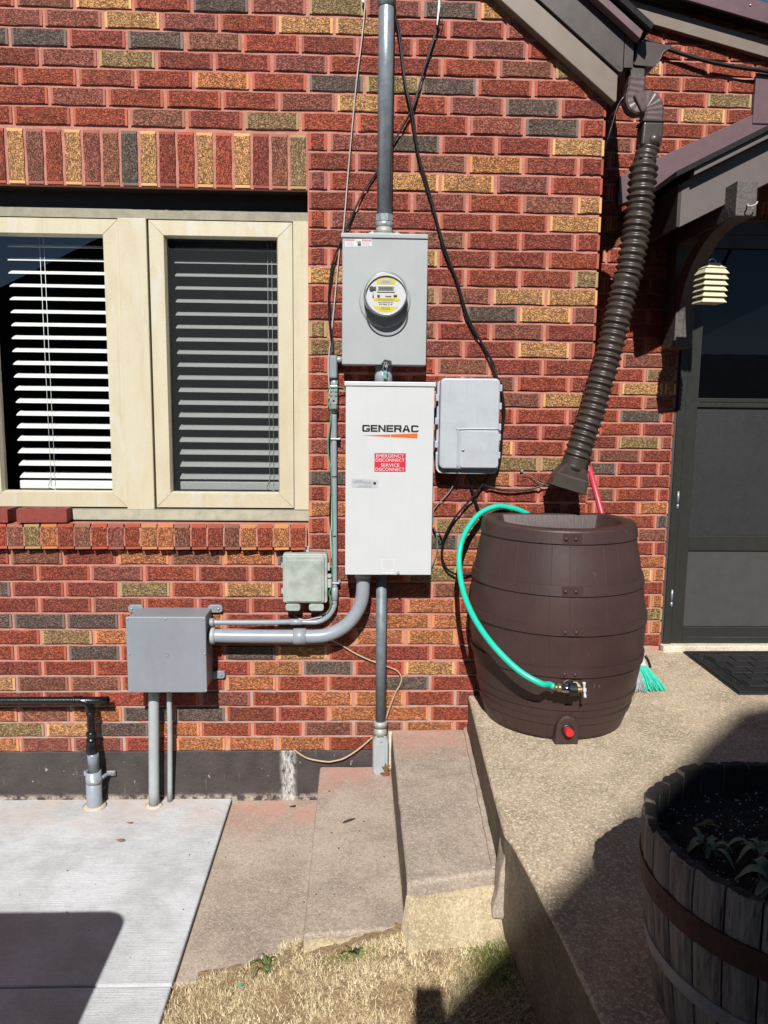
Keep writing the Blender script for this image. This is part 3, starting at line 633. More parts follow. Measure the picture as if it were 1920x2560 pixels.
b=B(); b.box(mc.x+.028,mc.x+.041,fy-.004,fy,mc.z-.0085,mc.z-.001,.002); b.build('button',PG,face)
b=B(); b.tube([(mc.x-.046,fy-.001,mc.z+.008),(mc.x-.046,fy-.001,mc.z-.012)],.0028,6,0); b.build('moulded_tab',LBL_P,face)
b=B(); b.tube([(mc.x-.002,fy-.001,mc.z-.006),(mc.x+.02,fy-.001,mc.z-.006)],.0028,6,0); b.build('moulded_tab',LBL_P,face)
b=B(); b.face([(mc.x+.075*math.cos(2*PI*k/40),mc.y-.067,mc.z+.075*math.sin(2*PI*k/40)) for k in range(40)]); b.build('glass_cover',MGLASS,em)
# danger sticker
sk=B(); sk.box(-.041,.058,-.1264,-.1257,2.058,2.086,.0003,1,Matrix.Rotation(-.03,3,'Y')); sk=sk.build('danger_sticker',LBL_W,mb)
for a,bx,tx in ((-.04,-.006,'DANGER'),(.022,.056,'PELIGRO')):
    b=B(); b.box(a,bx,-.1269,-.1265,2.078,2.0845); b.build('red_header',PINKL,sk); lettering(tx,a+.004,bx-.002,2.0795,2.0832,-.1271,LBL_W,sk,.01)
b=B()
for k in range(4): b.box(.006+.0032*k,.0082+.0032*k,-.1268,-.1265,2.068,2.077+.002*(1 if k in(1,2) else 0))
b.box(.006,.018,-.1268,-.1265,2.061,2.069); b.tube([(.0,-.1267,2.083),(.004,-.1267,2.078),(.002,-.1267,2.076),(.006,-.1267,2.072)],.0005,4,0); b.build('hand_symbol',LBL_K,sk)
b=B()
for a,bx in ((-.036,-.008),(.022,.052)):
    for k in range(4): b.box(a,bx-.004*(k%2),-.1267,-.1265,2.0625+.0035*k,2.0632+.0035*k)
b.build('fine_print',LBL_G,sk)['kind']='stuff'
b=B(); b.box(.098,.122,-.134,-.126,1.634,1.640,.001); b.prism([(.102,1.641),(.11,1.650),(.135,1.645),(.137,1.635),(.13,1.633),(.124,1.64)],-.131,-.1275); b.build('hasp',simple('dark_zinc',lin(92,92,90),.4,.6),mb)
b=B(); b.tube([(.112,-.135,1.638),(.104,-.138,1.62),(.106,-.137,1.604)],.0011,6,4); b.tube([(.118,-.135,1.638),(.119,-.137,1.618),(.114,-.136,1.604)],.0011,6,4); b.lathe((.116,-.138,1.625),(0,-1,0),[(0,.006),(.003,.006)],12); b.build('seal_wire',ZINC,mb)
b=B(); b.box(.104,.119,-.1405,-.134,1.578,1.607,.0015,2,Matrix.Rotation(.12,3,'Y')); b.build('plastic_seal',simple('clear_green_seal',lin(150,200,186),.25,0,.2,120,dark=lin(46,140,108)),mb)
t=thing('short_conduit',(.108,-.07,1.56),'short grey fitting between the meter box and the white cabinet','conduit')
b=B(); b.lathe((.108,-.07,1.56),(0,0,1),[(0,.034),(.044,.034),(.046,.031),(.071,.031)],28); b.build('coupling',PVC,t)
# transfer switch
ts=thing('transfer_switch',(.131,-.07,.826),'tall white electrical cabinet with black lettering and a red label','cabinet')
b=B(); b.box(-.035,.298,-.145,0,.8265,1.549,.002); b.build('cabinet',WHITEM,ts)
b=B(); b.box(-.0355,.2985,-.151,-.1452,.826,1.5485,.002); b.build('door',WHITEM,ts)
b=B(); b.box(-.041,.3035,-.156,.0,1.5495,1.5665,.003); b.build('lid',WHITEM,ts)
b=B(); b.box(-.02,.285,-.006,.0,.808,.826); b.lathe((.17,-.007,.815),(0,-1,0),[(0,.005),(.001,.005)],10); b.build('back_flange',WHITEM,ts)
def block_letter(ch,x0,w,z0,h,y,m,parent):
    # wide square sans capitals: strokes as flat bars
    t=.0074; q=.0062; b=B(); F=lambda P: b.face([(x0+p[0]*w,y,z0+p[1]*h) for p in P]); a=t/w; c=q/h; k=.13; kh=.16
    bar=lambda u0,v0,u1,v1: F([(u0,v0),(u1,v0),(u1,v1),(u0,v1)])
    if ch in 'CG':
        F([(k,0),(a+.02,c),(a,c+.06),(a,1-c-.06),(a+.02,1-c),(k,1),(0,1-kh),(0,kh)]); bar(k,1-c,1-k,1); F([(a+.02,1-c),(k+.02,1-c),(k,1)]); bar(k,0,1-k,c)
        F([(1-k,1),(1-k,1-c),(1-a,1-c-.06),(1-a,.70),(1,.70),(1,1-kh)])
        if ch=='C': F([(1-k,0),(1,kh),(1,.30),(1-a,.30),(1-a,c+.06),(1-k,c)])
        else: F([(1-k,0),(1,kh),(1,.54),(1-a,.54),(1-a,c+.06),(1-k,c)]); bar(.52,.54-c,1-a,.54)
    elif ch=='E': bar(0,0,a,1); bar(a,1-c,1,1); bar(a,0,1,c); bar(a,.5-c/2,.93,.5+c/2)
    elif ch=='N': bar(0,0,a,1); bar(1-a,0,1,1); F([(a,1),(a,1-.34),(1-a,0),(1-a,.34)])
    elif ch=='R': bar(0,0,a,1); bar(a,1-c,1-k,1); bar(a,.36,1-k,.36+c); F([(1-k,1),(1-k,1-c),(1-a,1-c-.04),(1-a,.36+c+.04),(1-k,.36+c),(1-k,.36),(1,.36+.1),(1,1-.1)]); F([(.62,.36),(1-a*.9,0),(1,0),(.62+a*1.3,.36)])
    elif ch=='A': F([(0,0),(a*1.15,0),(.5,1-.12),(.5,1),(.5-a*.55,1)]); F([(1,0),(.5+a*.55,1),(.5,1),(.5,1-.12),(1-a*1.15,0)]); bar(.24,.22,.76,.22+c)
    return b.build('letter',m,parent)
x_=.027
for ch,w in zip('GENERAC',(.0295,.0265,.0285,.0265,.0285,.0315,.0285)): block_letter(ch,x_,w,1.3785,.0265,-.1516,LBL_K,ts); x_+=w+(.0022 if ch in 'RA' else .0024)
b=B(); b.face([(.025,-.1514,1.3645),(.1335,-.1514,1.3595),(.1335,-.1514,1.3695)]); b.face([(.1355,-.1514,1.3595),(.237,-.1514,1.3555),(.237,-.1514,1.3745),(.1355,-.1514,1.3697)]); b.build('swoosh',LBL_O,ts)
b=B(); b.box(.0745,.1935,-.1518,-.1511,1.2275,1.2985,.0003,1); rl=b.build('warning_label',LBL_R,ts)
for tx,x0,x1,z0,z1 in (('EMERGENCY',.081,.187,1.2822,1.2945),('DISCONNECT',.079,.189,1.2662,1.2785),('SERVICE',.099,.17,1.247,1.2593),('DISCONNECT',.079,.189,1.231,1.2433)): lettering(tx,x0,x1,z0,z1,-.1521,LBL_W,rl,0)
b=B(); b.box(-.012,.089,-.1516,-.1511,1.166,1.199,.0003,1,Matrix.Rotation(.03,3,'Y')); pl=b.build('instruction_label',LBL_P,ts)
b=B(); b.lathe((.076,-.1516,1.183),(0,-1,0),[(0,.0056),(.0005,.0056)],18); b.build('black_dot',LBL_K,pl)
b=B()
for k,(a,c) in enumerate(((.0,.03),(-.008,.066),(-.006,.062),(.036,.066),(.016,.066),(.008,.064))): b.box(a,c,-.152,-.1517,1.1925-.0042*k-(.003 if k>3 else 0),1.1932-.0042*k-(.003 if k>3 else 0))
b.build('fine_print',LBL_K,pl)['kind']='stuff'
b=B(); b.box(.105,.156,-.1516,-.1511,.842,.888,.0003,1); pl=b.build('instruction_label',LBL_W,ts)
b=B()
for k in range(9): w=.02 if k%3 else .012; b.box(.1305-w,.1305+w,-.152,-.1517,.849+.0042*k,.8495+.0042*k)
b.build('fine_print',LBL_G,pl)['kind']='stuff'
b=B(); b.box(.108,.154,-.154,-.1512,.8275,.836,.001); b.build('latch',WHITEM,ts)
b=B(); b.lathe((.17,-.151,.834),(0,-1,0),[(0,.0055),(.012,.005),(.014,.003)],12); b.build('thumb_screw',ZINC,ts)
# NID (large grey box)
nb=thing('utility_box',(.44,-.05,1.217),'large pale grey plastic service box right of the white cabinet','utility box')
def rrect(x0,x1,z0,z1,r,n=6,rt=None):
    P=[]
    for cx,cz_,a in ((x1-r,z1-r,0),(x0+r,z1-r,PI/2),(x0+r,z0+r,PI),(x1-r,z0+r,1.5*PI)):
        for k in range(n+1): P.append((cx+r*math.cos(a+PI/2*k/n),cz_+r*math.sin(a+PI/2*k/n)))
    return P
b=B(); b.prism(rrect(.318,.561,1.2185,1.579,.022),-.06,-.0,bev=.003); b.build('back_case',NIDM,nb)
b=B(); b.tube([(.3205,-.063,1.30),(.3205,-.068,1.245),(.327,-.074,1.226),(.345,-.078,1.2205),(.44,-.08,1.2195),(.535,-.078,1.2205),(.552,-.074,1.226),(.5585,-.068,1.245),(.5585,-.063,1.30)],.0042,8,4); b.build('case_lip',NIDM,nb)
b=B(); b.prism(rrect(.326,.556,1.237,1.585,.02),-.108,-.0605,bev=.007,seg=3); dr=b.build('cover',NIDM,nb)
b=B(); b.prism([(p[0],p[1]) for p in rrect(.405,.556,1.243,1.385,.012)],-.1125,-.1082,bev=.0015); fl=b.build('access_flap',NIDM,nb)
for pts in ([(.398,-.1085,1.236),(.398,-.1085,1.378),(.405,-.1085,1.391),(.556,-.1085,1.393)],): b=B(); b.tube(pts,.0036,8,5); b.build('flap_ridge',NIDM,nb)
screw((.417,-.1125,1.311),.006,nb)
for x,z,s in ((.316,1.51,-1),(.316,1.42,-1),(.316,1.33,-1),(.562,1.55,1),(.562,1.48,1),(.562,1.4,1),(.562,1.36,1),(.562,1.29,1)):
    b=B(); b.box(x-.006,x+.006,-.085,-.05,z-.013,z+.013,.002); b.build('clip',NIDM,nb)
# small weathered box
sb=thing('phone_box',(-.195,-.04,.655),'small weathered grey-green box under the corner of the window sill','utility box')
b=B(); b.prism(rrect(-.286,-.108,.688,.889,.01),-.055,-.003,bev=.003); b.build('case',NID2,sb)
b=B(); b.prism(rrect(-.279,-.120,.692,.882,.008),-.068,-.0552,bev=.003); b.build('door',NID2,sb)
b=B(); b.prism(rrect(-.270,-.129,.698,.868,.004),-.0725,-.0681,bev=.002); b.build('raised_panel',NID2,sb)
for x0 in (-.276,-.182):
    b=B(); b.prism(rrect(x0,x0+.06,.655,.687,.012),-.06,-.01,bev=.004,seg=3); b.build('cable_boot',NID2,sb)
b=B(); b.box(-.206,-.184,-.012,-.002,.889,.912,.001); b.build('mounting_tab',PVCW,sb); screw((-.195,-.012,.902),.005,sb)
for z in (.84,.735): b=B(); b.box(-.293,-.286,-.05,-.03,z-.01,z+.01,.001); b.build('hinge',NID2,sb)
b=B(); b.box(-.107,-.098,-.05,-.035,.82,.85,.001); b.lathe((-.1,-.05,.80),(0,-1,0),[(0,.009),(.008,.008)],14); b.box(-.107,-.093,-.05,-.04,.75,.785,.001); b.build('side_latch',PVCW,sb)
# junction box
jb=thing('junction_box',(-.732,-.08,.35),'square grey junction box low on the wall with eight screws','junction box')
b=B(); b.box(-.878,-.58,-.15,-.003,.36,.655,.003); b.build('body',JBM,jb)
b=B(); b.box(-.8825,-.5755,-.158,-.1503,.353,.6585,.003); b.build('cover',JBM,jb)
for x,z in ((-.875,.650),(-.729,.651),(-.583,.650),(-.873,.51),(-.581,.51),(-.871,.361),(-.726,.361),(-.58,.361)): screw((x,-.158,z),.004,jb)
b=B(); b.lathe((-.728,-.158,.507),(0,-1,0),[(0,.009),(.0012,.0088),(.0012,.006),(.0005,.006)],18); b.build('embossed_disc',JBM,jb)
for x,z,s in ((-.885,.652,-1),(-.565,.652,1),(-.56,.373,1),(-.89,.373,-1)):
    b=B(); b.prism(rrect(x-.03,x+.03,z-.016,z+.016,.013),-.014,-.002,bev=.002); tb=b.build('mounting_tab',JBM,jb); screw((x+s*.014,-.014,z),.0055,tb)
# conduits
def conduit(name,loc,label): return thing(name,loc,label,'conduit')
t=conduit('riser_conduit',(-.82,-.054,-.175),'thicker of two pale grey pipes from the junction box to the pavement')
b=B(); b.tube([(-.808,-.06,.36),(-.817,-.056,.1),(-.825,-.054,-.18)],.0212,20,3); b.build('pipe',PVCW,t)
b=B(); b.lathe((-.825,-.054,-.1752),(0,0,1),[(0,.036),(.002,.03),(.006,.022)],16); b.build('sealant',CREAMC,t)
t=conduit('riser_conduit',(-.76,-.03,-.175),'thinner of two pale grey pipes from the junction box to the pavement')
b=B(); b.tube([(-.745,-.07,.36),(-.754,-.045,.1),(-.768,-.02,-.18)],.0105,16,3); b.build('pipe',PVCW,t)
t=conduit('large_grey_conduit',(-.2,-.08,.55),'thick grey pipe curving from the white cabinet left to the junction box')
arc=[(.035,-.08,.83),(.035,-.08,.77)]+[(-.155+.19*math.cos(a),-.08,.755-.19*math.sin(a)*1.04) for a in [PI/2*k/7 for k in range(1,8)]]+[(-.2,-.08,.557),(-.35,-.08,.557),(-.58,-.08,.5595)]
b=B(); b.tube(arc,.0272,24,6); b.build('pipe',PVC,t)
b=B(); b.lathe((-.243,-.08,.557),(1,0,0),[(0,.029),(.001,.0325),(.05,.0325),(.051,.029)],28); b.build('coupling',PVC,t)
b=B(); b.lathe((-.5755,-.08,.5595),(1,0,0),[(0,.034),(.02,.034),(.021,.029)],28); b.build('connector',PVCW,t)
b=B(); b.lathe((.035,-.08,.80),(0,0,1),[(0,.033),(.027,.033)],28); b.build('connector',PVC,t)
t=conduit('thin_grey_conduit',(-.2,-.03,.6),'thin grey pipe running down beside the window and left to the junction box')
pts=[(-.083,-.026,1.47),(-.082,-.026,1.2),(-.08,-.026,.9),(-.0795,-.028,.70)]+[(-.165+.0855*math.cos(a),-.03,.69-.0885*math.sin(a)) for a in [PI/2*k/6 for k in range(1,7)]]+[(-.25,-.032,.603),(-.35,-.05,.606),(-.58,-.08,.6145)]
b=B(); b.tube(pts,.0107,16,5); b.build('pipe',PVC,t)
for c,a,l,r in (((-.0795,-.028,.693),(0,0,1),.052,.0133),((-.211,-.0325,.6027),(-1,0,0),.05,.0128),((-.575,-.08,.6143),(1,0,0),.016,.017)):
    b=B(); b.lathe(c,a,[(0,r*.9),(.001,r),(l,r),(l+.001,r*.9)],18); b.build('coupling',PVC,t)
b=B(); b.lathe((-.083,-.03,1.447),(0,0,1),[(0,.0125),(.01,.0125),(.01,.0155),(.036,.0155),(.037,.0135),(.056,.0135)],16); b.build('connector',PVC,t)
for z in (1.447,1.195,.956,.678): b=B(); b.lathe((-.0825,-.027,z),(0,0,1),[(0,.0118),(.004,.0118)],14); b.build('cable_tie',BLACKC,t)
for z in (1.345,.765):
    b=B(); b.box(-.096,-.060,-.04,-.002,z-.003,z+.003,.001); b.box(-.066,-.056,-.012,-.002,z-.004,z+.006); b.build('strap',ZINC,t)
t=conduit('conduit_body',(-.086,-.03,1.55),'grey conduit elbow fitting left of the meter box above green screws')
b=B(); b.box(-.1035,-.0705,-.052,-.008,1.579,1.6685,.006,3); b.build('body',JBM,t)
b=B(); b.box(-.1,-.074,-.0545,-.0525,1.583,1.665,.003); b.build('cover',JBM,t)
b=B(); b.tube([(-.085,-.035,1.652),(-.045,-.035,1.652)],.0125,16,0); b.build('nipple',ZINC,t)
b=B(); b.lathe((-.083,-.03,1.5505),(0,0,1),[(0,.013),(.004,.0145),(.028,.0145)],16); b.build('nipple',PVC,t)
t=thing('grounding_bar',(-.084,-.045,1.48),'zinc grounding bar with six green screws on the thin pipe','grounding bar')
b=B(); b.box(-.0985,-.0695,-.05,-.038,1.484,1.5535,.002); b.lathe((-.083,-.044,1.552),(0,0,-1),[(.068,.0125),(.088,.0125)],6,False); b.build('bar',ZINC,t)
for r in range(3):
    for cc in (-.0935,-.0755): screw((cc,-.05,1.546-.0155*r),.0045,t,GREENC)
b=B(); b.lathe((-.0845,-.05,1.4935),(0,-1,0),[(0,.004),(.0006,.004)],12); b.build('hole',BLACKC,t)
t=conduit('steel_conduit',(.11,-.05,-.04),'weathered steel pipe from the white cabinet down to the step')
b=B(); b.tube([(.109,-.05,.83),(.111,-.05,.19)],.0213,20,0); b.build('pipe',GALVD,t)
b=B(); b.lathe((.109,-.05,.812),(0,0,1),[(0,.027),(.015,.027)],20); b.build('connector',PVC,t)
b=B(); b.lathe((.1105,-.05,.163),(0,0,1),[(0,.026),(.0,.0285),(.024,.0285),(.026,.022)],24); b.build('coupling',CAST,t)
b=B(); b.lathe((.1105,-.05,.128),(0,0,1),[(0,.0285),(.02,.0275),(.022,.0255),(.036,.0255)],24); b.build('collar',CAST,t)
b=B(); b.prism(rrect(.0795,.1445,-.046,.135,.026),-.075,-.012,bev=.004,seg=3); b.build('elbow_body',CAST,t)
b=B(); b.prism(rrect(.0845,.1415,-.04,.128,.026),-.0805,-.0752,bev=.0015); b.build('elbow_cover',PVCW,t)
b=B(); b.prism(rrect(.095,.131,-.03,.10,.012),-.083,-.0807,bev=.001); b.build('cover_rib',PVCW,t)
screw((.113,-.0805,.112),.004,t); screw((.114,-.0805,-.033),.004,t)
b=B(); b.prism(rrect(.145,.178,-.032,.125,.004),-.03,-.003,bev=.003); worn(b,.003,.02).build('mortar_patch',CREAMC,t)
# gas pipe
gp=thing('black_pipe',(-1.07,-.06,-.175),'black pipe with an elbow dropping into a grey sleeve at lower left','pipe')
b=B(); b.tube([(-3,-.06,.285),(-1.14,-.06,.283),(-1.10,-.06,.281),(-1.076,-.06,.272),(-1.0665,-.06,.25),(-1.0665,-.06,.2),(-1.0665,-.06,.06)],.0152,18,5); b.build('pipe',BLACKP,gp)
b=B(); b.tube([(-1.125,-.06,.2825),(-1.1,-.06,.281),(-1.077,-.06,.272),(-1.0668,-.06,.248),(-1.0665,-.06,.225)],.0175,18,5); b.build('elbow',BLACKP,gp)
for x in (-1.135,-1.112): b=B(); b.lathe((x,-.06,.2828),(1,0,0),[(0,.0155),(.002,.019),(.012,.019),(.014,.0155)],18); b.build('fitting_ring',BLACKP,gp)
b=B(); b.lathe((-1.0665,-.06,.235),(0,0,-1),[(0,.017),(.002,.0185),(.012,.0185),(.014,.016)],18); b.build('fitting_ring',BLACKP,gp)
b=B(); b.lathe((-1.0665,-.06,.152),(0,0,-1),[(0,.016),(.004,.020),(.018,.021),(.02,.017),(.03,.0175),(.032,.021),(.05,.021),(.052,.018),(.06,.0225),(.085,.023),(.095,.021)],18); b.build('coupling',BLACKP,gp)
b=B(); b.lathe((-1.0635,-.06,-.06),(0,0,1),[(0,.022),(.075,.022),(.076,.0235),(.115,.0235),(.118,.021)],22); b.build('adapter',GALV,gp)
b=B(); b.lathe((-1.0675,-.055,-.18),(0,0,1),[(0,.0312),(.16,.0312),(.1605,.027),(.12,.027)],28,caps=False); b.build('sleeve',PVC,gp)
b=B(); b.lathe((-1.066,-.055,-.07),(0,0,1),[(0,.0322),(0,.0328),(.02,.0328),(.02,.0322)],28); 
for s,x in ((-1,-1.105),(1,-1.01)): b.box(x-.018,x+.018,-.012,-.004,-.066,-.044,.003)
b.tube([(-1.037,-.045,-.056),(-1.025,-.02,-.055),(-1.012,-.008,-.055)],.008,8,4); sp=b.build('strap',ZINC,gp); screw((-1.11,-.012,-.055),.006,sp,GALVD); screw((-.999,-.012,-.055),.006,sp,GALVD)
b=B(); b.lathe((-1.0675,-.055,-.1752),(0,0,1),[(0,.05),(.003,.04),(.006,.032)],16); b.build('sealant',CREAMC,gp)
# ------------------------------------------------------------------ cables
def cable(name,pts,r,m,label,twin=None,cat='cable',group=None,seg=7):
    b=B(); b.tube(pts,r,seg,6)
    if twin: b.tube([(p[0]+twin[0]*(1 if i%2 else .4),p[1]+twin[1],p[2]+twin[2]) for i,p in enumerate(pts)],r,seg,6)
    return tag(b.build(name,m),label,cat,group)
cable('black_cable',[(.300,-.02,2.876),(.274,-.02,2.807),(.237,-.02,2.679),(.203,-.022,2.577),(.135,-.016,2.455),(.078,-.014,2.361),(.020,-.016,2.269),(-.041,-.02,2.141),(-.081,-.022,2.043),(-.095,-.022,1.996),(-.105,-.02,1.902),(-.105,-.018,1.854),(-.103,-.018,1.803),(-.096,-.02,1.731),(-.091,-.03,1.672)],.0032,BLACKC,'black cable slanting behind the mast to the fitting beside the meter box',(.006,.001,.005))
cable('black_cable',[(.128,-.03,3.2),(.130,-.03,2.936),(.137,-.028,2.897),(.152,-.025,2.844),(.176,-.028,2.677),(.203,-.03,2.563),(.231,-.026,2.419),(.262,-.022,2.316),(.308,-.02,2.175),(.339,-.02,2.069),(.389,-.02,1.959),(.434,-.02,1.817),(.495,-.02,1.720),(.534,-.022,1.648),(.556,-.03,1.59),(.570,-.03,1.562),(.577,-.03,1.53),(.584,-.03,1.454),(.581,-.03,1.369),(.576,-.03,1.294),(.567,-.03,1.223)],.0034,BLACKC,'black cable curving from the mast down to the pale grey service box',(.0068,.001,0))
cable('white_wire',[(.026,-.02,2.953),(.027,-.016,2.929),(.017,-.015,2.823),(-.004,-.015,2.655),(-.028,-.015,2.395),(-.050,-.013,2.135),(-.060,-.012,2.092),(-.066,-.012,2.048),(-.081,-.012,1.89),(-.095,-.012,1.752),(-.103,-.012,1.683),(-.107,-.012,1.62),(-.103,-.012,1.55),(-.099,-.012,1.505),(-.094,-.012,1.442),(-.094,-.012,1.335),(-.094,-.012,1.227),(-.092,-.012,1.118),(-.093,-.014,1.008),(-.097,-.016,.949),(-.092,-.016,.86)],.0026,WHITEC,'thin white wire slanting down the brick left of the mast')
cable('green_wire',[(-.038,-.03,1.534),(-.048,-.034,1.544),(-.066,-.044,1.547),(-.085,-.053,1.546),(-.1,-.045,1.543),(-.108,-.03,1.529),(-.110,-.03,1.505),(-.103,-.03,1.477),(-.095,-.032,1.452),(-.095,-.032,1.428),(-.105,-.025,1.353),(-.107,-.025,1.318),(-.103,-.03,1.264),(-.094,-.032,1.221),(-.090,-.036,1.120),(-.087,-.037,1.011),(-.090,-.037,.938),(-.088,-.038,.854),(-.089,-.04,.802),(-.094,-.045,.752),(-.101,-.045,.727),(-.093,-.045,.687),(-.098,-.04,.662),(-.112,-.04,.642)],.0028,GREENC,'green ground wire tied along the thin grey pipe')
cable('black_wire',[(-.094,-.013,1.434),(-.098,-.012,1.370),(-.103,-.012,1.317),(-.100,-.012,1.263),(-.096,-.012,1.209),(-.095,-.012,1.136),(-.098,-.012,1.1),(-.099,-.012,1.027),(-.093,-.012,.934),(-.09,-.012,.85)],.0036,BLACKC,'black wire tucked behind the thin grey pipe')
h=thing('wire_clamp',(.298,-.03,2.87),'silver wedge clamp holding a black cable at the top of the wall','clamp')
b=B(); b.prism([(.2905,2.868),(.2955,2.866),(.304,2.93),(.303,2.99),(.296,2.99),(.294,2.93)],-.036,-.024,bev=.001); b.build('wedge',ZINC,h)
b=B(); b.tube([(.3,-.03,2.98),(.308,-.02,3.02),(.312,-.002,3.03)],.0018,6,4); b.tube([(.304,-.03,2.93),(.314,-.028,2.9),(.306,-.028,2.87)],.0013,6,4); b.build('wire_loop',BLACKC,h)
h=thing('screw_hook',(.024,-.01,2.94),'small metal screw hook at the top end of the white wire','hook')
b=B(); b.lathe((.022,0,2.952),(0,-1,0),[(0,.004),(.014,.004),(.014,.007),(.02,.007)],10); b.build('screw_eye',GALV,h)
cable('black_cable',[(.463,-.05,1.23),(.463,-.03,1.204),(.513,-.024,1.168),(.608,-.024,1.146),(.707,-.024,1.153),(.775,-.03,1.176),(.80,-.05,1.184)],.0042,BLACKC,'black cable looping from the service box right to the downspout outlet')
cable('black_cable',[(.458,-.05,1.23),(.460,-.03,1.204),(.463,-.022,1.180),(.474,-.02,1.136),(.501,-.02,1.061),(.524,-.014,1.017),(.55,-.01,.97)],.005,BLACKC,'black cable dropping behind the rain barrel from the service box')
cable('black_cable',[(.54,-.05,1.23),(.536,-.03,1.209),(.483,-.027,1.130),(.410,-.025,1.043),(.368,-.025,.967),(.354,-.025,.903),(.358,-.025,.859),(.378,-.025,.821),(.416,-.025,.800),(.441,-.022,.797),(.485,-.015,.803),(.53,-.01,.83)],.0045,BLACKC,'long black cable looping low on the brick left of the barrel')
cable('grey_wire',[(.413,-.05,1.23),(.411,-.018,1.199),(.402,-.016,1.179),(.378,-.015,1.135),(.323,-.015,1.072),(.315,-.015,1.034),(.317,-.015,.99)],.0024,GREYC,'thin grey wire hanging from the left underside of the service box')
cable('green_wire',[(.319,-.015,.987),(.331,-.015,.959),(.336,-.015,.914),(.327,-.013,.863),(.314,-.012,.828)],.0022,GREENC,'short green wire hanging at the right edge of the white cabinet')
cable('black_wire',[(.317,-.013,.985),(.332,-.014,.952),(.345,-.014,.930),(.354,-.014,.94),(.34,-.016,.971)],.0022,BLACKC,'short curled black wire below the orange and blue connectors')
wc=thing('wire_connectors',(.319,-.018,.985),'orange and blue wire nuts joining thin wires beside the cabinet','wire connector')
b=B(); b.lathe((.316,-.02,1.002),(.3,0,-1),[(0,.004),(.014,.006)],10); b.build('orange_nut',LBL_O,wc)
b=B(); b.lathe((.3225,-.02,.985),(.4,0,-1),[(0,.005),(.013,.004)],10); b.build('blue_nut',simple('blue_plastic',lin(50,90,200),.4),wc)
b=B(); b.tube([(.676,-.02,1.214),(.708,-.016,1.202),(.746,-.02,1.176),(.80,-.05,1.162)],.0014,5,6); b.lathe((.672,0,1.222),(0,-1,0),[(0,.006),(.01,.007),(.013,.004)],10); tag(b.build('tie_wire',GREYC),'thin tie wire from a wall screw to the downspout outlet','wire')
cable('beige_cable',[(-.099,-.02,.528),(-.055,-.014,.502),(.010,-.012,.461),(.085,-.012,.427),(.135,-.012,.409),(.180,-.012,.388),(.198,-.012,.357),(.191,-.012,.326),(.174,-.012,.294),(.152,-.014,.237),(.136,-.02,.187),(.131,-.012,.15)],.0032,BEIGEC,'beige cable crossing behind the steel pipe')
cable('beige_cable',[(.085,-.014,.105),(.019,-.014,.046),(-.039,-.014,.008),(-.082,-.014,-.004),(-.112,-.014,-.007),(-.184,-.012,.005),(-.228,-.01,.028),(-.262,.01,.05)],.0036,BEIGEC,'beige cable sagging across the dark foundation left of the steel pipe')
cable('black_cable',[(-.250,-.03,.66),(-.246,-.03,.638),(-.235,-.03,.622),(-.211,-.03,.612),(-.172,-.03,.617),(-.125,-.03,.634),(-.1,-.02,.65)],.0035,BLACKC,'black cable loop under the small weathered box')
cable('white_wire',[(-.225,-.035,.618),(-.196,-.036,.612),(-.162,-.036,.619),(-.13,-.036,.626)],.0025,WHITEC,'short white wire end below the small weathered box')
cable('black_cable',[(1.03,.02,2.68),(1.009,-.02,2.645),(.985,-.02,2.608),(.966,-.018,2.538),(.952,-.012,2.479),(.95,.03,2.42)],.0045,BLACKC,'black cable from the gutter to the wall corner')
# ------------------------------------------------------------------ main gable roof, gutter
gr=thing('gable_roof',(.6,.1,2.6),'brown trimmed roof edge slanting down at the upper right of the brick wall','roof')
sl=-.777
def ln(x,x0,z0,s=sl): return z0+s*(x-x0)
XA=-.4
b=B(); b.prism([(XA,ln(XA,.965,2.612)),(.965,2.612),(.972,2.618),(.972,2.713),(XA,ln(XA,.972,2.713))],-.044,.0,bev=.003); b.build('lower_board',TANB,gr)
b=B(); b.prism([(XA,ln(XA,.972,2.7135)),(.972,2.7135),(.986,2.715),(.986,2.845),(XA,ln(XA,.986,2.845))],-.056,.0,bev=.002); fb=b.build('fascia',BROWN,gr)
for x,z in ((.968,2.735),(.975,2.728)): screw((x,-.056,z),.003,gr,BROWN)
b=B(); b.prism([(XA,ln(XA,1.030,2.812)),(1.030,2.812),(1.040,2.838),(XA,ln(XA,1.040,2.838))],-.098,-.0565,bev=.002); b.build('drip_edge',PINKB,gr)
b=B(); b.prism([(XA,ln(XA,1.065,2.8385)),(1.065,2.8385),(1.072,2.858),(XA,ln(XA,1.072,2.858))],-.112,.75); b.build('shingles',SHING,gr)
b=B(); b.box(.988,1.022,-.056,.7,2.73,2.838); b.box(.95,.987,.001,.7,2.72,2.73); b.build('eave_fascia',BROWN,gr)
gu=thing('gutter',(1.1,.25,2.75),'dark brown gutter with a scrolled end cap above the downspout','gutter')
prof=[(1.046,2.836),(1.033,2.755),(1.037,2.750),(1.106,2.745),(1.118,2.752),(1.134,2.775),(1.140,2.795),(1.152,2.805),(1.166,2.810),(1.170,2.822)]
b=B()
for i in range(len(prof)-1):
    (a,c),(d,e)=prof[i],prof[i+1]; b.face([(a,-.028,c),(d,-.028,e),(d,.62,e),(a,.62,c)]); b.face([(a+.002,-.028,c+.0025),(a+.002,.62,c+.0025),(d+.002,.62,e+.0025),(d+.002,-.028,e+.0025)])
b.box(1.158,1.172,-.028,.62,2.8205,2.8245); b.build('trough',DSP,gu)
b=B(); b.prism(prof,-.0305,-.0282); b.build('end_cap',BROWN,gu)
for i in range(len(prof)-1):
    pass
b=B(); b.tube([(p[0],-.031,p[1]) for p in prof],.0022,6,0); b.build('cap_seam',BROWN,gu)
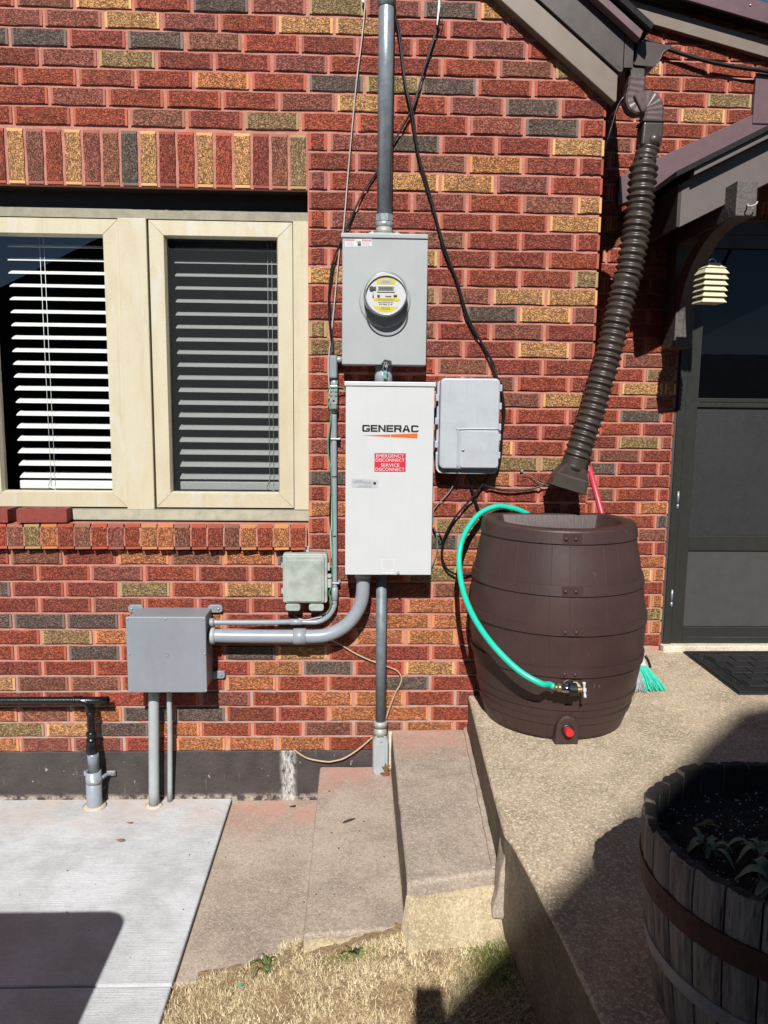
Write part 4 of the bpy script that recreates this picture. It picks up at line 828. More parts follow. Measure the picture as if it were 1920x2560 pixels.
# downspout
ds=thing('downspout',(1.0,-.07,1.15),'brown corrugated flexible downspout bending from the gutter toward the barrel','downspout')
def rect_tube(pts,w,d,m,name,ribs=0):
    """rectangular section pipe along pts (in the XZ plane), d = depth in Y"""
    b=B(); P=spline([Vector(p) for p in pts],8); n=len(P); rings=[]
    for i in range(n):
        T=(P[min(i+1,n-1)]-P[max(i-1,0)]).normalized(); u=Vector((0,1,0)).cross(T).normalized()
        k=1+(.035 if ribs and (i%4 in (1,2)) else 0); rr=[]
        for a,c in ((-1,-.8),(-.8,-1),(.8,-1),(1,-.8),(1,.8),(.8,1),(-.8,1),(-1,.8)): rr.append(b.bm.verts.new(P[i]+u*a*w/2*k+Vector((0,1,0))*c*d/2*k))
        rings.append(rr)
    for i in range(n-1):
        for k in range(8): b.bm.faces.new((rings[i][k],rings[i][(k+1)%8],rings[i+1][(k+1)%8],rings[i+1][k]))
    b.bm.faces.new(rings[0]); b.bm.faces.new(rings[-1][::-1]); return b.build(name,m,ds)
rect_tube([(1.052,.0,2.752),(1.05,-.005,2.70),(1.043,-.02,2.66)],.062,.05,FLEX,'outlet')
rect_tube([(1.043,-.03,2.70),(1.040,-.03,2.66),(1.034,-.03,2.622),(1.046,-.035,2.600),(1.075,-.04,2.603)],.062,.055,DSP,'elbow',1)
rect_tube([(1.045,-.045,2.598),(1.075,-.048,2.612),(1.098,-.05,2.60),(1.106,-.05,2.57),(1.104,-.05,2.535)],.070,.058,DSP,'elbow',1)
b=B(); b.box(1.06,1.145,-.09,-.012,2.532,2.542,.003); b.prism([(1.064,2.533),(1.142,2.533),(1.138,2.45),(1.06,2.45)],-.086,-.014,bev=.008,seg=3); b.lathe((1.108,-.084,2.475),(-.1,-1,.25),[(-.012,.028),(.0,.024),(.008,.014),(.011,.001)],18); b.build('adapter',FLEX,ds)
tp=[(1.099,-.05,2.452),(1.090,-.05,2.41),(1.084,-.055,2.375),(1.079,-.06,2.308),(1.076,-.06,2.254),(1.069,-.065,2.198),(1.063,-.065,2.143),(1.056,-.07,2.088),(1.048,-.07,2.032),(1.040,-.07,1.977),(1.030,-.075,1.949),(1.020,-.075,1.893),(1.008,-.08,1.837),(.997,-.08,1.780),(.984,-.085,1.724),(.971,-.085,1.667),(.956,-.09,1.610),(.941,-.09,1.552),(.926,-.095,1.495),(.910,-.1,1.437),(.892,-.1,1.379),(.872,-.105,1.319),(.8615,-.105,1.283)]
NR=43
def rf(t):
    if t<.055: return .0405+.002*math.sin(t/.055*3*2*PI)
    ph=((t-.055)/.945*NR)%1.0; tri=1-abs(ph-.5)*2; return .0425+.0125*tri**1.25
b=B(); P=spline([Vector(p) for p in tp],6); LEN=[0]
for i in range(1,len(P)): LEN.append(LEN[-1]+(P[i]-P[i-1]).length)
def at(s):
    for i in range(1,len(P)):
        if LEN[i]>=s: return P[i-1].lerp(P[i],(s-LEN[i-1])/max(LEN[i]-LEN[i-1],1e-9))
    return P[-1]
NN=NR*8; b.tube([at(LEN[-1]*k/NN) for k in range(NN+1)],.05,28,0,True,rf); b.build('flexible_tube',FLEX,ds)
for a in (-.5,.1,.6):
    b=B(); b.box(1.088+a*.055-.006,1.088+a*.055+.006,-.05-.045*math.cos(a*1.0),-.05-.038*math.cos(a),2.405,2.414,.001); b.build('lug',FLEX,ds)
d0=Vector((.8615,-.105,1.283)); dd=Vector((-.033,-.008,-.11)).normalized()
b=B(); b.lathe(d0,dd,[(0,.0485),(.004,.05),(.008,.047),(.014,.0495),(.018,.047),(.024,.0495),(.028,.047),(.034,.049),(.05,.047)],28); b.build('outlet_collar',FLEX,ds)
# rectangular flared outlet
b=B(); u=Vector((.945,-.02,-.28)).normalized(); v=dd.cross(u).normalized(); rr=[]
for dist,hw,hd in ((.035,.044,.044),(.075,.064,.042),(.082,.067,.045),(.118,.069,.045),(.122,.072,.048),(.128,.072,.048)):
    c=d0+dd*dist; rr.append([b.bm.verts.new(c+u*hw*a+v*hd*e) for a,e in ((-1,-.85),(-.85,-1),(.85,-1),(1,-.85),(1,.85),(.85,1),(-.85,1),(-1,.85))])
for i in range(len(rr)-1):
    for k in range(8): b.bm.faces.new((rr[i][k],rr[i][(k+1)%8],rr[i+1][(k+1)%8],rr[i+1][k]))
c=d0+dd*.128; r2=[b.bm.verts.new(c+u*.066*a+v*.042*e) for a,e in ((-1,-.85),(-.85,-1),(.85,-1),(1,-.85),(1,.85),(.85,1),(-.85,1),(-1,.85))]; c=d0+dd*.06; r3=[b.bm.verts.new(c+u*.05*a+v*.038*e) for a,e in ((-1,-.85),(-.85,-1),(.85,-1),(1,-.85),(1,.85),(.85,1),(-.85,1),(-1,.85))]
for A,D in ((rr[-1],r2),(r2,r3)):
    for k in range(8): b.bm.faces.new((A[k],A[(k+1)%8],D[(k+1)%8],D[k]))
b.bm.faces.new(r3); b.build('outlet_adapter',FLEX,ds)
# ------------------------------------------------------------------ upper roof at right and porch
ur=thing('upper_roof',(1.8,.5,3.0),'brown and tan roof edge at the top right corner above the set-back wall','roof')
s2=-.235
b=B(); b.prism([(.95,ln(.95,1.845,3.045,s2)),(3.3,ln(3.3,1.845,3.045,s2)),(3.3,ln(3.3,1.84,3.118,s2)),(.95,ln(.95,1.84,3.118,s2))],.565,.5995,bev=.002); b.build('frieze_board',TANB,ur)
b=B(); b.prism([(.95,ln(.95,1.798,3.156,s2)),(3.3,ln(3.3,1.798,3.156,s2)),(3.3,ln(3.3,1.767,3.2445,s2)),(.95,ln(.95,1.767,3.2445,s2))],.5,.515,bev=.002); b.build('fascia',PINKB,ur)
b=B(); b.prism([(.95,ln(.95,1.798,3.172,s2)),(3.3,ln(3.3,1.798,3.172,s2)),(3.3,ln(3.3,1.798,3.18,s2)),(.95,ln(.95,1.798,3.18,s2))],.5155,.61); b.build('soffit',BROWN,ur)
b=B(); b.prism([(.95,ln(.95,1.767,3.2035,s2)),(3.3,ln(3.3,1.767,3.2035,s2)),(3.3,ln(3.3,1.767,3.2435,s2)),(.95,ln(.95,1.767,3.2435,s2))],.5155,1.6); b.build('shingles',SHING,ur)
screw((1.713,.5,3.228),.005,ur,ZINC)
cable('black_cable',[(1.275,.57,3.11),(1.385,.565,3.068),(1.557,.56,3.022),(1.695,.56,3.0),(1.838,.56,2.985),(2.1,.57,2.96)],.009,BLACKC,'thick black cable sagging under the upper roof edge')
pr_=thing('porch_roof',(1.7,.3,2.19),'dark porch gable roof over the storm door','porch roof')
ps=.505; RX=2.04
def pl_(x,x0,z0): return z0+ps*(min(x,2*RX-x)-x0)
def gable(x0,zl,zt):   # polygon following both slopes
    return [(x0,zl(x0)),(RX,zl(RX)),(2*RX-x0,zl(2*RX-x0)),(2*RX-x0,zt(2*RX-x0)),(RX,zt(RX)),(x0,zt(x0))]
b=B(); b.prism(gable(1.275,lambda x:pl_(x,1.275,2.188),lambda x:pl_(x,1.275,2.356)),.045,.062,bev=.002); b.build('rake_board',PORCHF,pr_)
b=B(); b.box(1.262,1.2755,.0465,.598,2.19,2.35); b.build('eave_board',BROWN,pr_)
b=B(); b.prism(gable(1.300,lambda x:pl_(x,1.321,2.380),lambda x:pl_(x,1.321,2.407)),-.005,.0448,bev=.002); b.build('drip_edge',PORCHF,pr_)
b=B(); b.prism(gable(1.225,lambda x:pl_(x,1.321,2.4075),lambda x:pl_(x,1.321,2.428)),-.02,.598); b.build('shingles',SHING,pr_)
b=B(); b.prism(gable(1.277,lambda x:pl_(x,1.275,2.225),lambda x:pl_(x,1.275,2.24)),.0625,.598); b.build('soffit',BROWN,pr_)
b=B(); b.prism([(1.2,2.40),(1.2,2.528),(1.425,2.636),(1.80,2.808),(1.80,2.975),(2.0,2.98),(2.3,2.83),(2.3,2.66),(RX,2.80)],.584,.5985,bev=.001); b.build('wall_flashing',PINKB,pr_)
b=B(); b.prism([(1.80,2.77),(1.80,2.985),(1.96,2.985),(1.96,2.77)],.578,.5838,bev=.001); b.build('flashing_patch',PINKB,pr_)
br=thing('roof_bracket',(1.49,.3,1.75),'rough painted wooden bracket with a hook holding up the porch roof','bracket')
b=B(); b.box(1.450,1.530,-.052,.6,2.211,2.342,.004); worn(b,.0016,.03,2).build('beam',WOODP,br)
b=B(); b.box(1.447,1.531,.45,.598,1.752,1.922,.004); b.build('wall_block',WOODP,br)
b=B(); b.box(1.452,1.528,.5,.598,1.9225,2.2105,.003); b.build('post',WOODP,br)
n=10; arcA=[(.03+.42*(1-math.cos(PI/2*k/n)),2.2105-.29*math.sin(PI/2*k/n)) for k in range(n+1)]; arcB=[(.13+.32*(1-math.cos(PI/2*k/n))+.0,2.2105-.20*math.sin(PI/2*k/n)) for k in range(n+1)]
arcA=[(.04+.41*math.sin(PI/2*k/n),2.2105-.35*(1-math.cos(PI/2*k/n))) for k in range(n+1)]; arcB=[(.16+.34*math.sin(PI/2*k/n),2.2105-.25*(1-math.cos(PI/2*k/n))) for k in range(n+1)]
b=B(); b.prism(arcA+arcB[::-1],1.46,1.52,'X'); b.build('brace',WOODP,br)
b=B(); b.tube([(1.490,-.05,2.252),(1.490,-.066,2.25),(1.482,-.078,2.243),(1.492,-.086,2.240),(1.507,-.088,2.245),(1.515,-.086,2.256)],.0028,8,5); b.build('hook',WHITEC,br)
bell=thing('louvred_bell',(1.448,.12,1.905),'cream louvred bell-shaped ornament hanging under the porch roof','hanging ornament')
for k in range(7):
    zb=1.907+.0229*k; w=.0545 if k<6 else .045; tw=.0415 if k<6 else .013; R=Matrix.Rotation(.10,3,'Z'); cx=1.447+.0006*k
    b=B(); lo=[Vector((sx*w,sy*w*.8,0)) for sx,sy in((-1,-1),(1,-1),(1,1),(-1,1))]; hi=[Vector((sx*tw,sy*tw*.75,.0208)) for sx,sy in((-1,-1),(1,-1),(1,1),(-1,1))]
    lo=[R@p+Vector((cx,.12,zb)) for p in lo]; hi=[R@p+Vector((cx,.12,zb)) for p in hi]
    b.face(lo[::-1]); b.face(hi)
    for i in range(4): b.face([lo[i],lo[(i+1)%4],hi[(i+1)%4],hi[i]])
    bmesh.ops.remove_doubles(b.bm,verts=b.bm.verts[:],dist=1e-6); bmesh.ops.bevel(b.bm,geom=b.bm.edges[:],offset=.0015,segments=1,affect='EDGES'); b.build('louvre',BELLM,bell)
b=B(); b.box(1.421,1.473,.095,.145,1.911,2.064); b.build('core',BLKP,bell)
b=B(); b.tube([(1.438,.12,2.066)]+[(1.450-.014*math.cos(a),.12,2.072+.011*math.sin(a)) for a in [PI*k/6 for k in range(7)]]+[(1.464,.12,2.066)],.0025,8,3); b.tube([(1.450,.12,2.083),(1.450,.13,2.36)],.0008,6,0); b.build('hanger_ring',BLKP,bell)
# ------------------------------------------------------------------ door
sd=thing('storm_door',(2.05,.62,.31),'dark bronze storm door with glass above and a solid kick panel','door')
b=B(); b.box(1.541,1.5795,.592,.68,.313,2.34,.002); b.box(2.49,2.528,.592,.68,.313,2.34,.002); b.box(1.5797,2.4898,.592,.68,2.29,2.34); b.build('frame',DOORM,sd)
b=B(); b.box(1.5285,1.5408,.6005,.68,.29,2.37); b.build('jamb_strip',simple('chipped_jamb',lin(76,76,74),.6,0,.1,14,spk=.8),sd)
def bx(name,x0,x1,y0,y1,z0,z1,m,bev=.002): b=B(); b.box(x0,x1,y0,y1,z0,z1,bev); return b.build(name,m,sd)
bx('stile',1.583,1.642,.6,.635,.314,2.285,DOORM); bx('stile',2.425,2.486,.6,.635,.314,2.285,DOORM)
bx('bottom_rail',1.6425,2.4245,.6,.635,.314,.398,DOORM); bx('kick_panel',1.6425,2.4245,.611,.63,.3985,.785,DOORP); bx('middle_rail',1.6425,2.4245,.602,.635,.7855,.86,DOORM)
bx('middle_rail',1.6425,2.4245,.602,.635,1.487,1.508,DOORM); bx('middle_rail',1.6425,2.4245,.605,.635,1.511,1.53,DOORM); bx('top_rail',1.6425,2.4245,.6,.635,2.225,2.285,DOORM)
bx('screen_panel',1.6425,2.4245,.615,.62,.8605,1.4865,simple('dark_screen',lin(44,45,46),.55,0,.1,6,.001,300),.0)
b=B(); b.face([(1.6425,.617,1.5305),(2.4245,.617,1.5305),(2.4245,.617,2.2245),(1.6425,.617,2.2245)]); b.build('glass',DGLASS,sd)
bx('inner_door',1.6,2.45,.66,.69,.314,2.285,simple('inner_door_paint',lin(40,42,46),.4),0)
for z in (1.05,.56): b=B(); b.tube([(1.5715,.594,z-.03),(1.5715,.594,z+.03)],.006,8,0); b.tube([(1.5715,.594,z-.055),(1.5715,.594,z-.032)],.0065,8,0); b.build('hinge',GALV,sd)
b=B(); b.tube([(1.60,.5995,.345),(2.47,.5995,.345)],.0012,5,0); b.build('rail_seam',DOORP,sd)
b=B(); b.box(1.53,2.55,.56,.7,.275,.3125,.006); worn(b,.0015,.05); tag(b.build('door_sill',CREAMC),'pale concrete sill under the storm door','door sill')
# door mat
mt=thing('door_mat',(2.05,.27,.28),'black rubber mat of moulded tiles in front of the door','mat')
b=B(); b.box(1.627,2.50,-.012,.553,.2805,.288,.003); b.build('base',RUB,mt)
b=B()
for (x0,x1,y0,y1) in ((1.635,2.492,-.004,.008),(1.635,2.492,.533,.545),(1.635,1.647,.009,.532),(2.48,2.492,.009,.532),(1.70,1.706,.062,.482),(1.7065,2.42,.060,.066),(1.7065,2.42,.478,.484)): b.box(x0,x1,y0,y1,.288,.2925,.001)
b.build('border_ridge',RUB,mt)
me=None
for i in range(7):
    for j in range(5):
        x=1.718+i*.1005+(.05 if j%2 else 0); y=.072+j*.081
        if x>2.33: continue
        if me is None:
            b=B(); b.box(x,x+.094,y,y+.075,.2881,.2925,.0015); o=b.build('tile',RUB,mt); me=o.data; x0_,y0_=x,y
        else:
            o=bpy.data.objects.new('tile',me); C.objects.link(o); o.parent=mt; o.location=(x-x0_,y-y0_,0)
b=B()
for k in range(170):
    s=random.randrange(4); u=random.random(); x,y=((1.65+u*.83,random.uniform(.012,.055)),(1.65+u*.83,random.uniform(.488,.53)),(random.uniform(1.652,1.696),.02+u*.5),(random.uniform(2.43,2.476),.02+u*.5))[s]
    b.box(x-.008,x+.008,y-.003,y+.003,.2881,.2915,0,1,Matrix.Rotation(random.uniform(0,PI),3,'Z'))
o=b.build('scroll_relief',RUB,mt); o['kind']='stuff'
# ------------------------------------------------------------------ rain barrel
rb=thing('rain_barrel',(.80,-.2,.28),'brown moulded plastic rain barrel with hoops on the landing','rain barrel')
BX,BY=.788,-.18
def ip(z,T):
    for (a,c),(d,e) in zip(T,T[1:]):
        if z<=d: t=(z-a)/(d-a); return c+(e-c)*t
    return T[-1][1]
RT=[(.27,.262),(.30,.272),(.35,.287),(.4,.299),(.5,.319),(.6,.331),(.7,.335),(.8,.326),(.9,.310),(1.0,.290),(1.06,.281)]
XT=[(.27,.788),(.4,.792),(.5,.792),(.7,.786),(.8,.782),(1.06,.781)]
def brad(z): return (ip(z-.02,RT)+ip(z,RT)+ip(z+.02,RT))/3 if z>.29 else ip(z,RT)
NS=30
ANG=[(k+f)/NS for k in range(NS) for f in (0,.010,.028,.27,.5,.73,.972,.990)]
def bring(z,off=0,groove=True,inner=None,back=-.014,n=None):
    out=[]
    for q in (ANG if n is None else [k/n for k in range(n)]):
        a=2*PI*q; r=brad(z)+off; cx=ip(z,XT)
        if groove and abs((q*NS+.01)%1.0-.01)<.005: r-=.0026
        if inner is not None: r=inner
        x=cx+r*math.cos(a); y=BY+r*math.sin(a)
        if y>back: y=back
        out.append((x,y,z))
    return out
def skin(b,rings,close0=False,close1=False,smooth=True):
    R=[[b.bm.verts.new(p) for p in r] for r in rings]; n=len(R[0])
    for i in range(len(R)-1):
        for k in range(n):
            f=b.bm.faces.new((R[i][k],R[i][(k+1)%n],R[i+1][(k+1)%n],R[i+1][k])); f.smooth=smooth
    if close0: b.bm.faces.new(R[0][::-1])
    if close1: b.bm.faces.new(R[-1])
zs=[.28+.775*k/40 for k in range(40)]
rings=[bring(z) for z in zs]+[bring(1.048,.002,False),bring(1.053,-.002,False),bring(1.055,-.008,False),bring(1.055,0,False,.238,-.045),bring(1.05,0,False,.231,-.05),bring(.985,0,False,.214,-.062),bring(.97,0,False,.196,-.085)]
b=B(); skin(b,rings,True,True); b.build('body',BARR,rb)
def hoop(z0,z1,th=.006,name='hoop'):
    b=B(); skin(b,[bring(z0,-.004,False,n=120),bring(z0+.001,th,False,n=120),bring(z1-.001,th,False,n=120),bring(z1,-.004,False,n=120)],smooth=False); return b.build(name,BARR,rb)
for z0,z1,pl in ((1.006,1.046,1),(.828,.866,1),(.690,.722,1),(.536,.568,1)):
    h=hoop(z0,z1); zm=(z0+z1)/2
    # overlapped end with two rivets, at the front a little right of centre
    b=B(); n=8; BX=ip(zm,XT); R=brad(zm)+.006; A0,A1=-PI/2-.19,-PI/2+.03
    P=[[(BX+(R+o)*math.cos(A0+(A1-A0)*k/n),BY+(R+o)*math.sin(A0+(A1-A0)*k/n),z) for k in range(n+1)] for z,o in ((z0+.002,-.002),(z0+.003,.003),(z1-.003,.003),(z1-.002,-.002))]
    for i in range(3):
        for k in range(n): b.face([P[i][k],P[i][k+1],P[i+1][k+1],P[i+1][k]])
    b.build('hoop_end',BARR,h)
    for da in (-.155,-.045):
        a=-PI/2+da; d=Vector((math.cos(a),math.sin(a),0)); p=Vector((BX,BY,zm))+d*(R+.002); b=B(); b.lathe(p,d,[(0,.0075),(.004,.0065),(.006,.003),(.0062,.0003)],12); b.build('rivet',BARR,h)
for z0,z1 in ((.405,.43),(.345,.372)): hoop(z0,z1,.004,'ridge')
# drain block with red cap
fy_=BY-brad(.33)
b=B(); b.prism([(.722,.281),(.808,.281),(.802,.36),(.792,.378),(.77,.387),(.75,.385),(.736,.372),(.727,.352)],fy_-.024,fy_+.03,bev=.006,seg=3); b.build('drain_block',BARR,rb)
b=B(); b.lathe((.766,fy_-.024,.335),(0,-1,.1),[(-.002,.0235),(.004,.0225),(.006,.019)],24); b.build('drain_gasket',BLKP,rb)
b=B(); b.lathe((.766,fy_-.028,.335),(.05,-1,.05),[(0,.0155),(.003,.0158),(.022,.0152),(.025,.013),(.0255,.001)],24,False); b.build('drain_cap',RED,rb)
b=B(); b.lathe((.762,BY-brad(.5)-.001,.500),(0,-1,.1),[(-.004,.033),(.004,.0325),(.006,.028)],28); b.build('spigot_seat',BARR,rb)
# spigot (screwed into the barrel)
fs=BY-brad(.5)
b=B(); b.lathe((.762,fs-.004,.508),(0,-1,.1),[(0,.02),(.008,.02),(.009,.012),(.05,.012)],20); b.build('spigot_neck',BLKP,rb)
b=B(); b.lathe((.772,fs-.04,.516),(-.12,-1,0),[(-.01,.017),(.012,.017)],8,False); b.build('spigot_nut',CREAM,rb)
sy=fs-.055
b=B(); b.lathe((.768,sy,.514),(-.97,0,.06),[(-.006,.012),(.0,.0225),(.024,.0225),(.026,.018)],16,False); b.build('hose_collar',BLKP,rb)
b=B(); b.lathe((.745,sy,.5165),(-.97,0,.06),[(0,.016),(.004,.0165),(.02,.0165),(.022,.014),(.03,.0145)],20); b.build('quick_connector',CHROME,rb)
b=B(); b.lathe((.716,sy,.519),(-.97,0,.10),[(0,.0148),(.004,.0152),(.013,.0148),(.014,.009),(.018,.0095),(.022,.0085),(.026,.0095),(.032,.0085)],16); b.build('hose_barb',BRASS,rb)
b=B(); b.lathe((.768,sy,.5135),(1,0,-.02),[(0,.012),(.006,.009),(.01,.0105),(.02,.0105),(.022,.004),(.03,.0035)],10,False); b.build('valve_stem',BRASS,rb)
b=B(); b.tube([(.795,sy-.004,.540),(.797,sy-.004,.515),(.801,sy-.004,.487)],.0045,10,4,True,lambda t:.0062-.0028*math.sin(PI*t)); b.box(.792,.803,sy-.010,sy+.004,.507,.52,.002); b.build('valve_handle',WHITEP,rb)
b=B(); b.tube([(.690,sy,.524),(.675,sy+.001,.531),(.639,-.572,.543),(.569,-.54,.578),(.494,-.47,.642),(.440,-.38,.712),(.410,-.28,.787),(.401,-.2,.877),(.414,-.15,.952),(.450,-.1,1.011),(.502,-.065,1.060),(.567,-.045,1.083),(.620,-.032,1.077),(.679,-.02,1.059),(.73,-.006,1.025),(.78,-.0095,.95)],.0108,16,8); tag(b.build('garden_hose',TEAL),'teal garden hose looping from the spigot up over the barrel rim','hose')
# ------------------------------------------------------------------ broom
bm_=thing('broom',(1.26,.1,.285),'broom with a red handle and teal bristles standing behind the barrel','broom')
hp=Vector((1.248,.14,.415)); ht=Vector((.985,.205,1.30))
b=B(); b.tube([hp,ht],.0125,12,0); b.build('handle',PINKR,bm_)
b=B(); b.lathe(hp+(ht-hp).normalized()*.03,(hp-ht),[(0,.014),(.03,.016),(.034,.018)],14); b.build('ferrule',BLKP,bm_)
cap=[Vector((1.212,.13,.384)),Vector((1.272,.125,.378))]
b=B(); b.prism([(1.205,.366),(1.277,.362),(1.262,.40),(1.252,.425),(1.240,.427),(1.222,.405)],.105,.15,bev=.008,seg=2); b.build('cap',WHITEP,bm_)
b=B(); b.tube([(1.268,.115,.41),(1.282,.112,.385),(1.29,.108,.36)],.006,8,4); b.build('cap_fin',BLKP,bm_)
def bristles(n,a,c,m,name):
    b=B()
    for _ in range(n):
        u=random.uniform(a,c); v=random.uniform(-1,1); p=Vector((1.207+.068*u,.127+.018*v,.366)); q=Vector((1.152+.185*u+random.gauss(0,.004),.03+.03*u+.03*v+random.gauss(0,.006),.286+random.uniform(0,.012)-.004*u))
        mid=p.lerp(q,.55)+Vector((random.gauss(0,.003),random.gauss(0,.004),random.gauss(0,.002))); s=Vector((.0013,0,0)); b.face([p-s,p+s,mid+s,mid-s]); b.face([mid-s,mid+s,q+s*.6,q-s*.6])
    o=b.build(name,m,bm_); o['kind']='stuff'
bristles(420,.42,1,TEALB,'teal_bristles'); bristles(320,0,.45,GREYB,'grey_bristles')
# ------------------------------------------------------------------ planter
pt=thing('barrel_planter',(.89,-1.70,.28),'half whiskey barrel planter of weathered oak on the landing','planter')
PX,PY=.89,-1.70; NST=30
def prad(z): t=(z-.28)/.38; return .262+.04*math.sin(min(t,1)*PI/2)
for k in range(NST):
    a0=2*PI*k/NST+.006; a1=2*PI*(k+1)/NST-.006; b=B(); zt=.66+random.uniform(-.006,.006); P=[]
    lv=[.281,.36,.44,.52,.6,zt-.006,zt]; nn=5; tt=.026
    def pt_(a,r,z): return (PX+r*math.cos(a),PY+r*math.sin(a),z)
    outr=[[pt_(a0+(a1-a0)*i/nn,prad(z)-(.004 if z==zt else 0)+random.gauss(0,.0008)-(.0025 if i in(0,nn) else 0),z+(random.gauss(0,.0016) if z==zt else 0)) for i in range(nn+1)] for z in lv]
    inr=[[pt_(a0+(a1-a0)*i/nn,prad(z)-tt+(.003 if z==zt else 0)+random.gauss(0,.001),z+(random.gauss(0,.0018) if z==zt else 0)) for i in range(nn+1)] for z in lv]
    O=[[b.bm.verts.new(p) for p in r] for r in outr]; I=[[b.bm.verts.new(p) for p in r] for r in inr]
    for i in range(len(lv)-1):
        for j in range(nn):
            b.bm.faces.new((O[i][j],O[i][j+1],O[i+1][j+1],O[i+1][j])); f=b.bm.faces.new((I[i][j+1],I[i][j],I[i+1][j],I[i+1][j+1])); f.material_index=1
        b.bm.faces.new((O[i][0],O[i+1][0],I[i+1][0],I[i][0])); b.bm.faces.new((O[i][nn],I[i][nn],I[i+1][nn],O[i+1][nn]))
    for j in range(nn): f=b.bm.faces.new((O[-1][j],O[-1][j+1],I[-1][j+1],I[-1][j])); f.material_index=1
    b.build('stave',[OAK,CHAR],pt)
for z0,z1,m,nm in ((.528,.578,RUST,'rusty_hoop'),(.395,.428,STEELH,'steel_hoop')):
    b=B(); n=90
    for k in range(n):
        a,c=2*PI*k/n,2*PI*(k+1)/n
        for (za,ra),(zb,rb_) in (((z0,-.002),(z0,.004)),((z0,.004),(z1,.004)),((z1,.004),(z1,-.002))):
            q=[pt_(a,prad(za)+ra,za),pt_(c,prad(za)+ra,za),pt_(c,prad(zb)+rb_,zb),pt_(a,prad(zb)+rb_,zb)]; b.face(q)
    bmesh.ops.remove_doubles(b.bm,verts=b.bm.verts[:],dist=1e-6); h=b.build(nm,m,pt)
    a=PI+.12; screw(Vector(pt_(a,prad(z0)+.003,(z0+z1)/2)),.005,h,m,(math.cos(a),math.sin(a),0),'rivet')
b=B(); g=[]; n=44
for i in range(n+1):
    r=[]
    for k in range(n*2):
        a=2*PI*k/(n*2); R=.277*i/n; x,y=PX+R*math.cos(a),PY+R*math.sin(a); r.append(b.bm.verts.new((x,y,.598+.010*mn.noise(Vector((x*30,y*30,0)))+.006*mn.noise(Vector((x*90,y*90,3))))))
    g.append(r)
for i in range(n):
    for k in range(n*2): b.bm.faces.new((g[i][k],g[i][(k+1)%(n*2)],g[i+1][(k+1)%(n*2)],g[i+1][k]))
b.build('soil',SOIL,pt)
b=B()
for _ in range(620):
    R=.272*math.sqrt(random.random()); a=random.uniform(0,2*PI); x,y=PX+R*math.cos(a),PY+R*math.sin(a); z=.600+.010*mn.noise(Vector((x*30,y*30,0)))+.006*mn.noise(Vector((x*90,y*90,3))); s=random.uniform(.0005,.0018)
    b.box(x-s,x+s,y-s*.8,y+s*.8,z-s,z+s,0,1,Matrix.Rotation(random.uniform(0,3),3,'Z')@Matrix.Rotation(random.uniform(0,1),3,'X'))
o=b.build('perlite',PERL,pt); o['kind']='stuff'
def leaf_pts(b,base,az,L,w,rise,droop,curl=0):
    d=Vector((math.cos(az),math.sin(az),0)); s=Vector((-d.y,d.x,0)); n=8; L_=[];M_=[];R_=[]
    for i in range(n+1):
        t=i/n; p=base+d*L*t+Vector((0,0,rise*math.sin(PI*min(t*1.1,1)*.75)-droop*t*t)); hw=w*(math.sin(PI*min(1,.12+t*.88))**.8)*(1 if t<.98 else .25); tw=Vector((0,0,hw*.35))
        L_.append(b.bm.verts.new(p+s*hw+tw)); M_.append(b.bm.verts.new(p)); R_.append(b.bm.verts.new(p-s*hw+tw))
    for i in range(n):
        for A,D in ((L_,M_),(M_,R_)): f=b.bm.faces.new((A[i],D[i],D[i+1],A[i+1])); f.smooth=True
def plant(x,y,z,n,L,label,m=LEAFG,name='plant',w=.0062):
    t=thing(name,(x,y,z),label,'plant','plants in the barrel planter' if m is LEAFG else None)
    for k in range(n):
        b=B(); leaf_pts(b,Vector((x+random.gauss(0,.006),y+random.gauss(0,.006),z)),2*PI*k/n+random.uniform(-.35,.35),L*random.uniform(.7,1.15),w*random.uniform(.75,1.3),L*random.uniform(.25,.7),L*random.uniform(.1,.55)); b.build('leaf',m,t)
    b=B(); b.tube([(x,y,z-.01),(x,y,z+.012)],.004,7,0); b.build('stem',m,t)
plant(.712,-1.668,.602,11,.055,'small grey-green leafy plant nearest the left rim of the planter')
plant(.815,-1.700,.602,13,.07,'larger grey-green leafy plant at the right edge of the planter soil')
plant(.785,-1.790,.602,10,.07,'broad-leaved grey-green plant near the front rim of the planter',w=.012)
b=B(); leaf_pts(b,Vector((.728,-1.585,.606)),-.3,.05,.007,.01,.004); leaf_pts(b,Vector((.735,-1.588,.606)),.2,.04,.006,.012,.004); tag(b.build('dead_leaf',simple('olive_dead_leaf',lin(124,110,66),.8)),'curled yellowish dead leaf on the planter soil','leaf')
for lab,x,y,n,L in (('small dark green weed at the grass edge below the tan slab',-.245,-1.06,11,.05),('tiny green weed at the grass edge against the lower step',.0,-1.105,7,.03)):
    plant(x,y,gz(x,y)+.003,n,L,lab,WEEDG,'weed',.003)
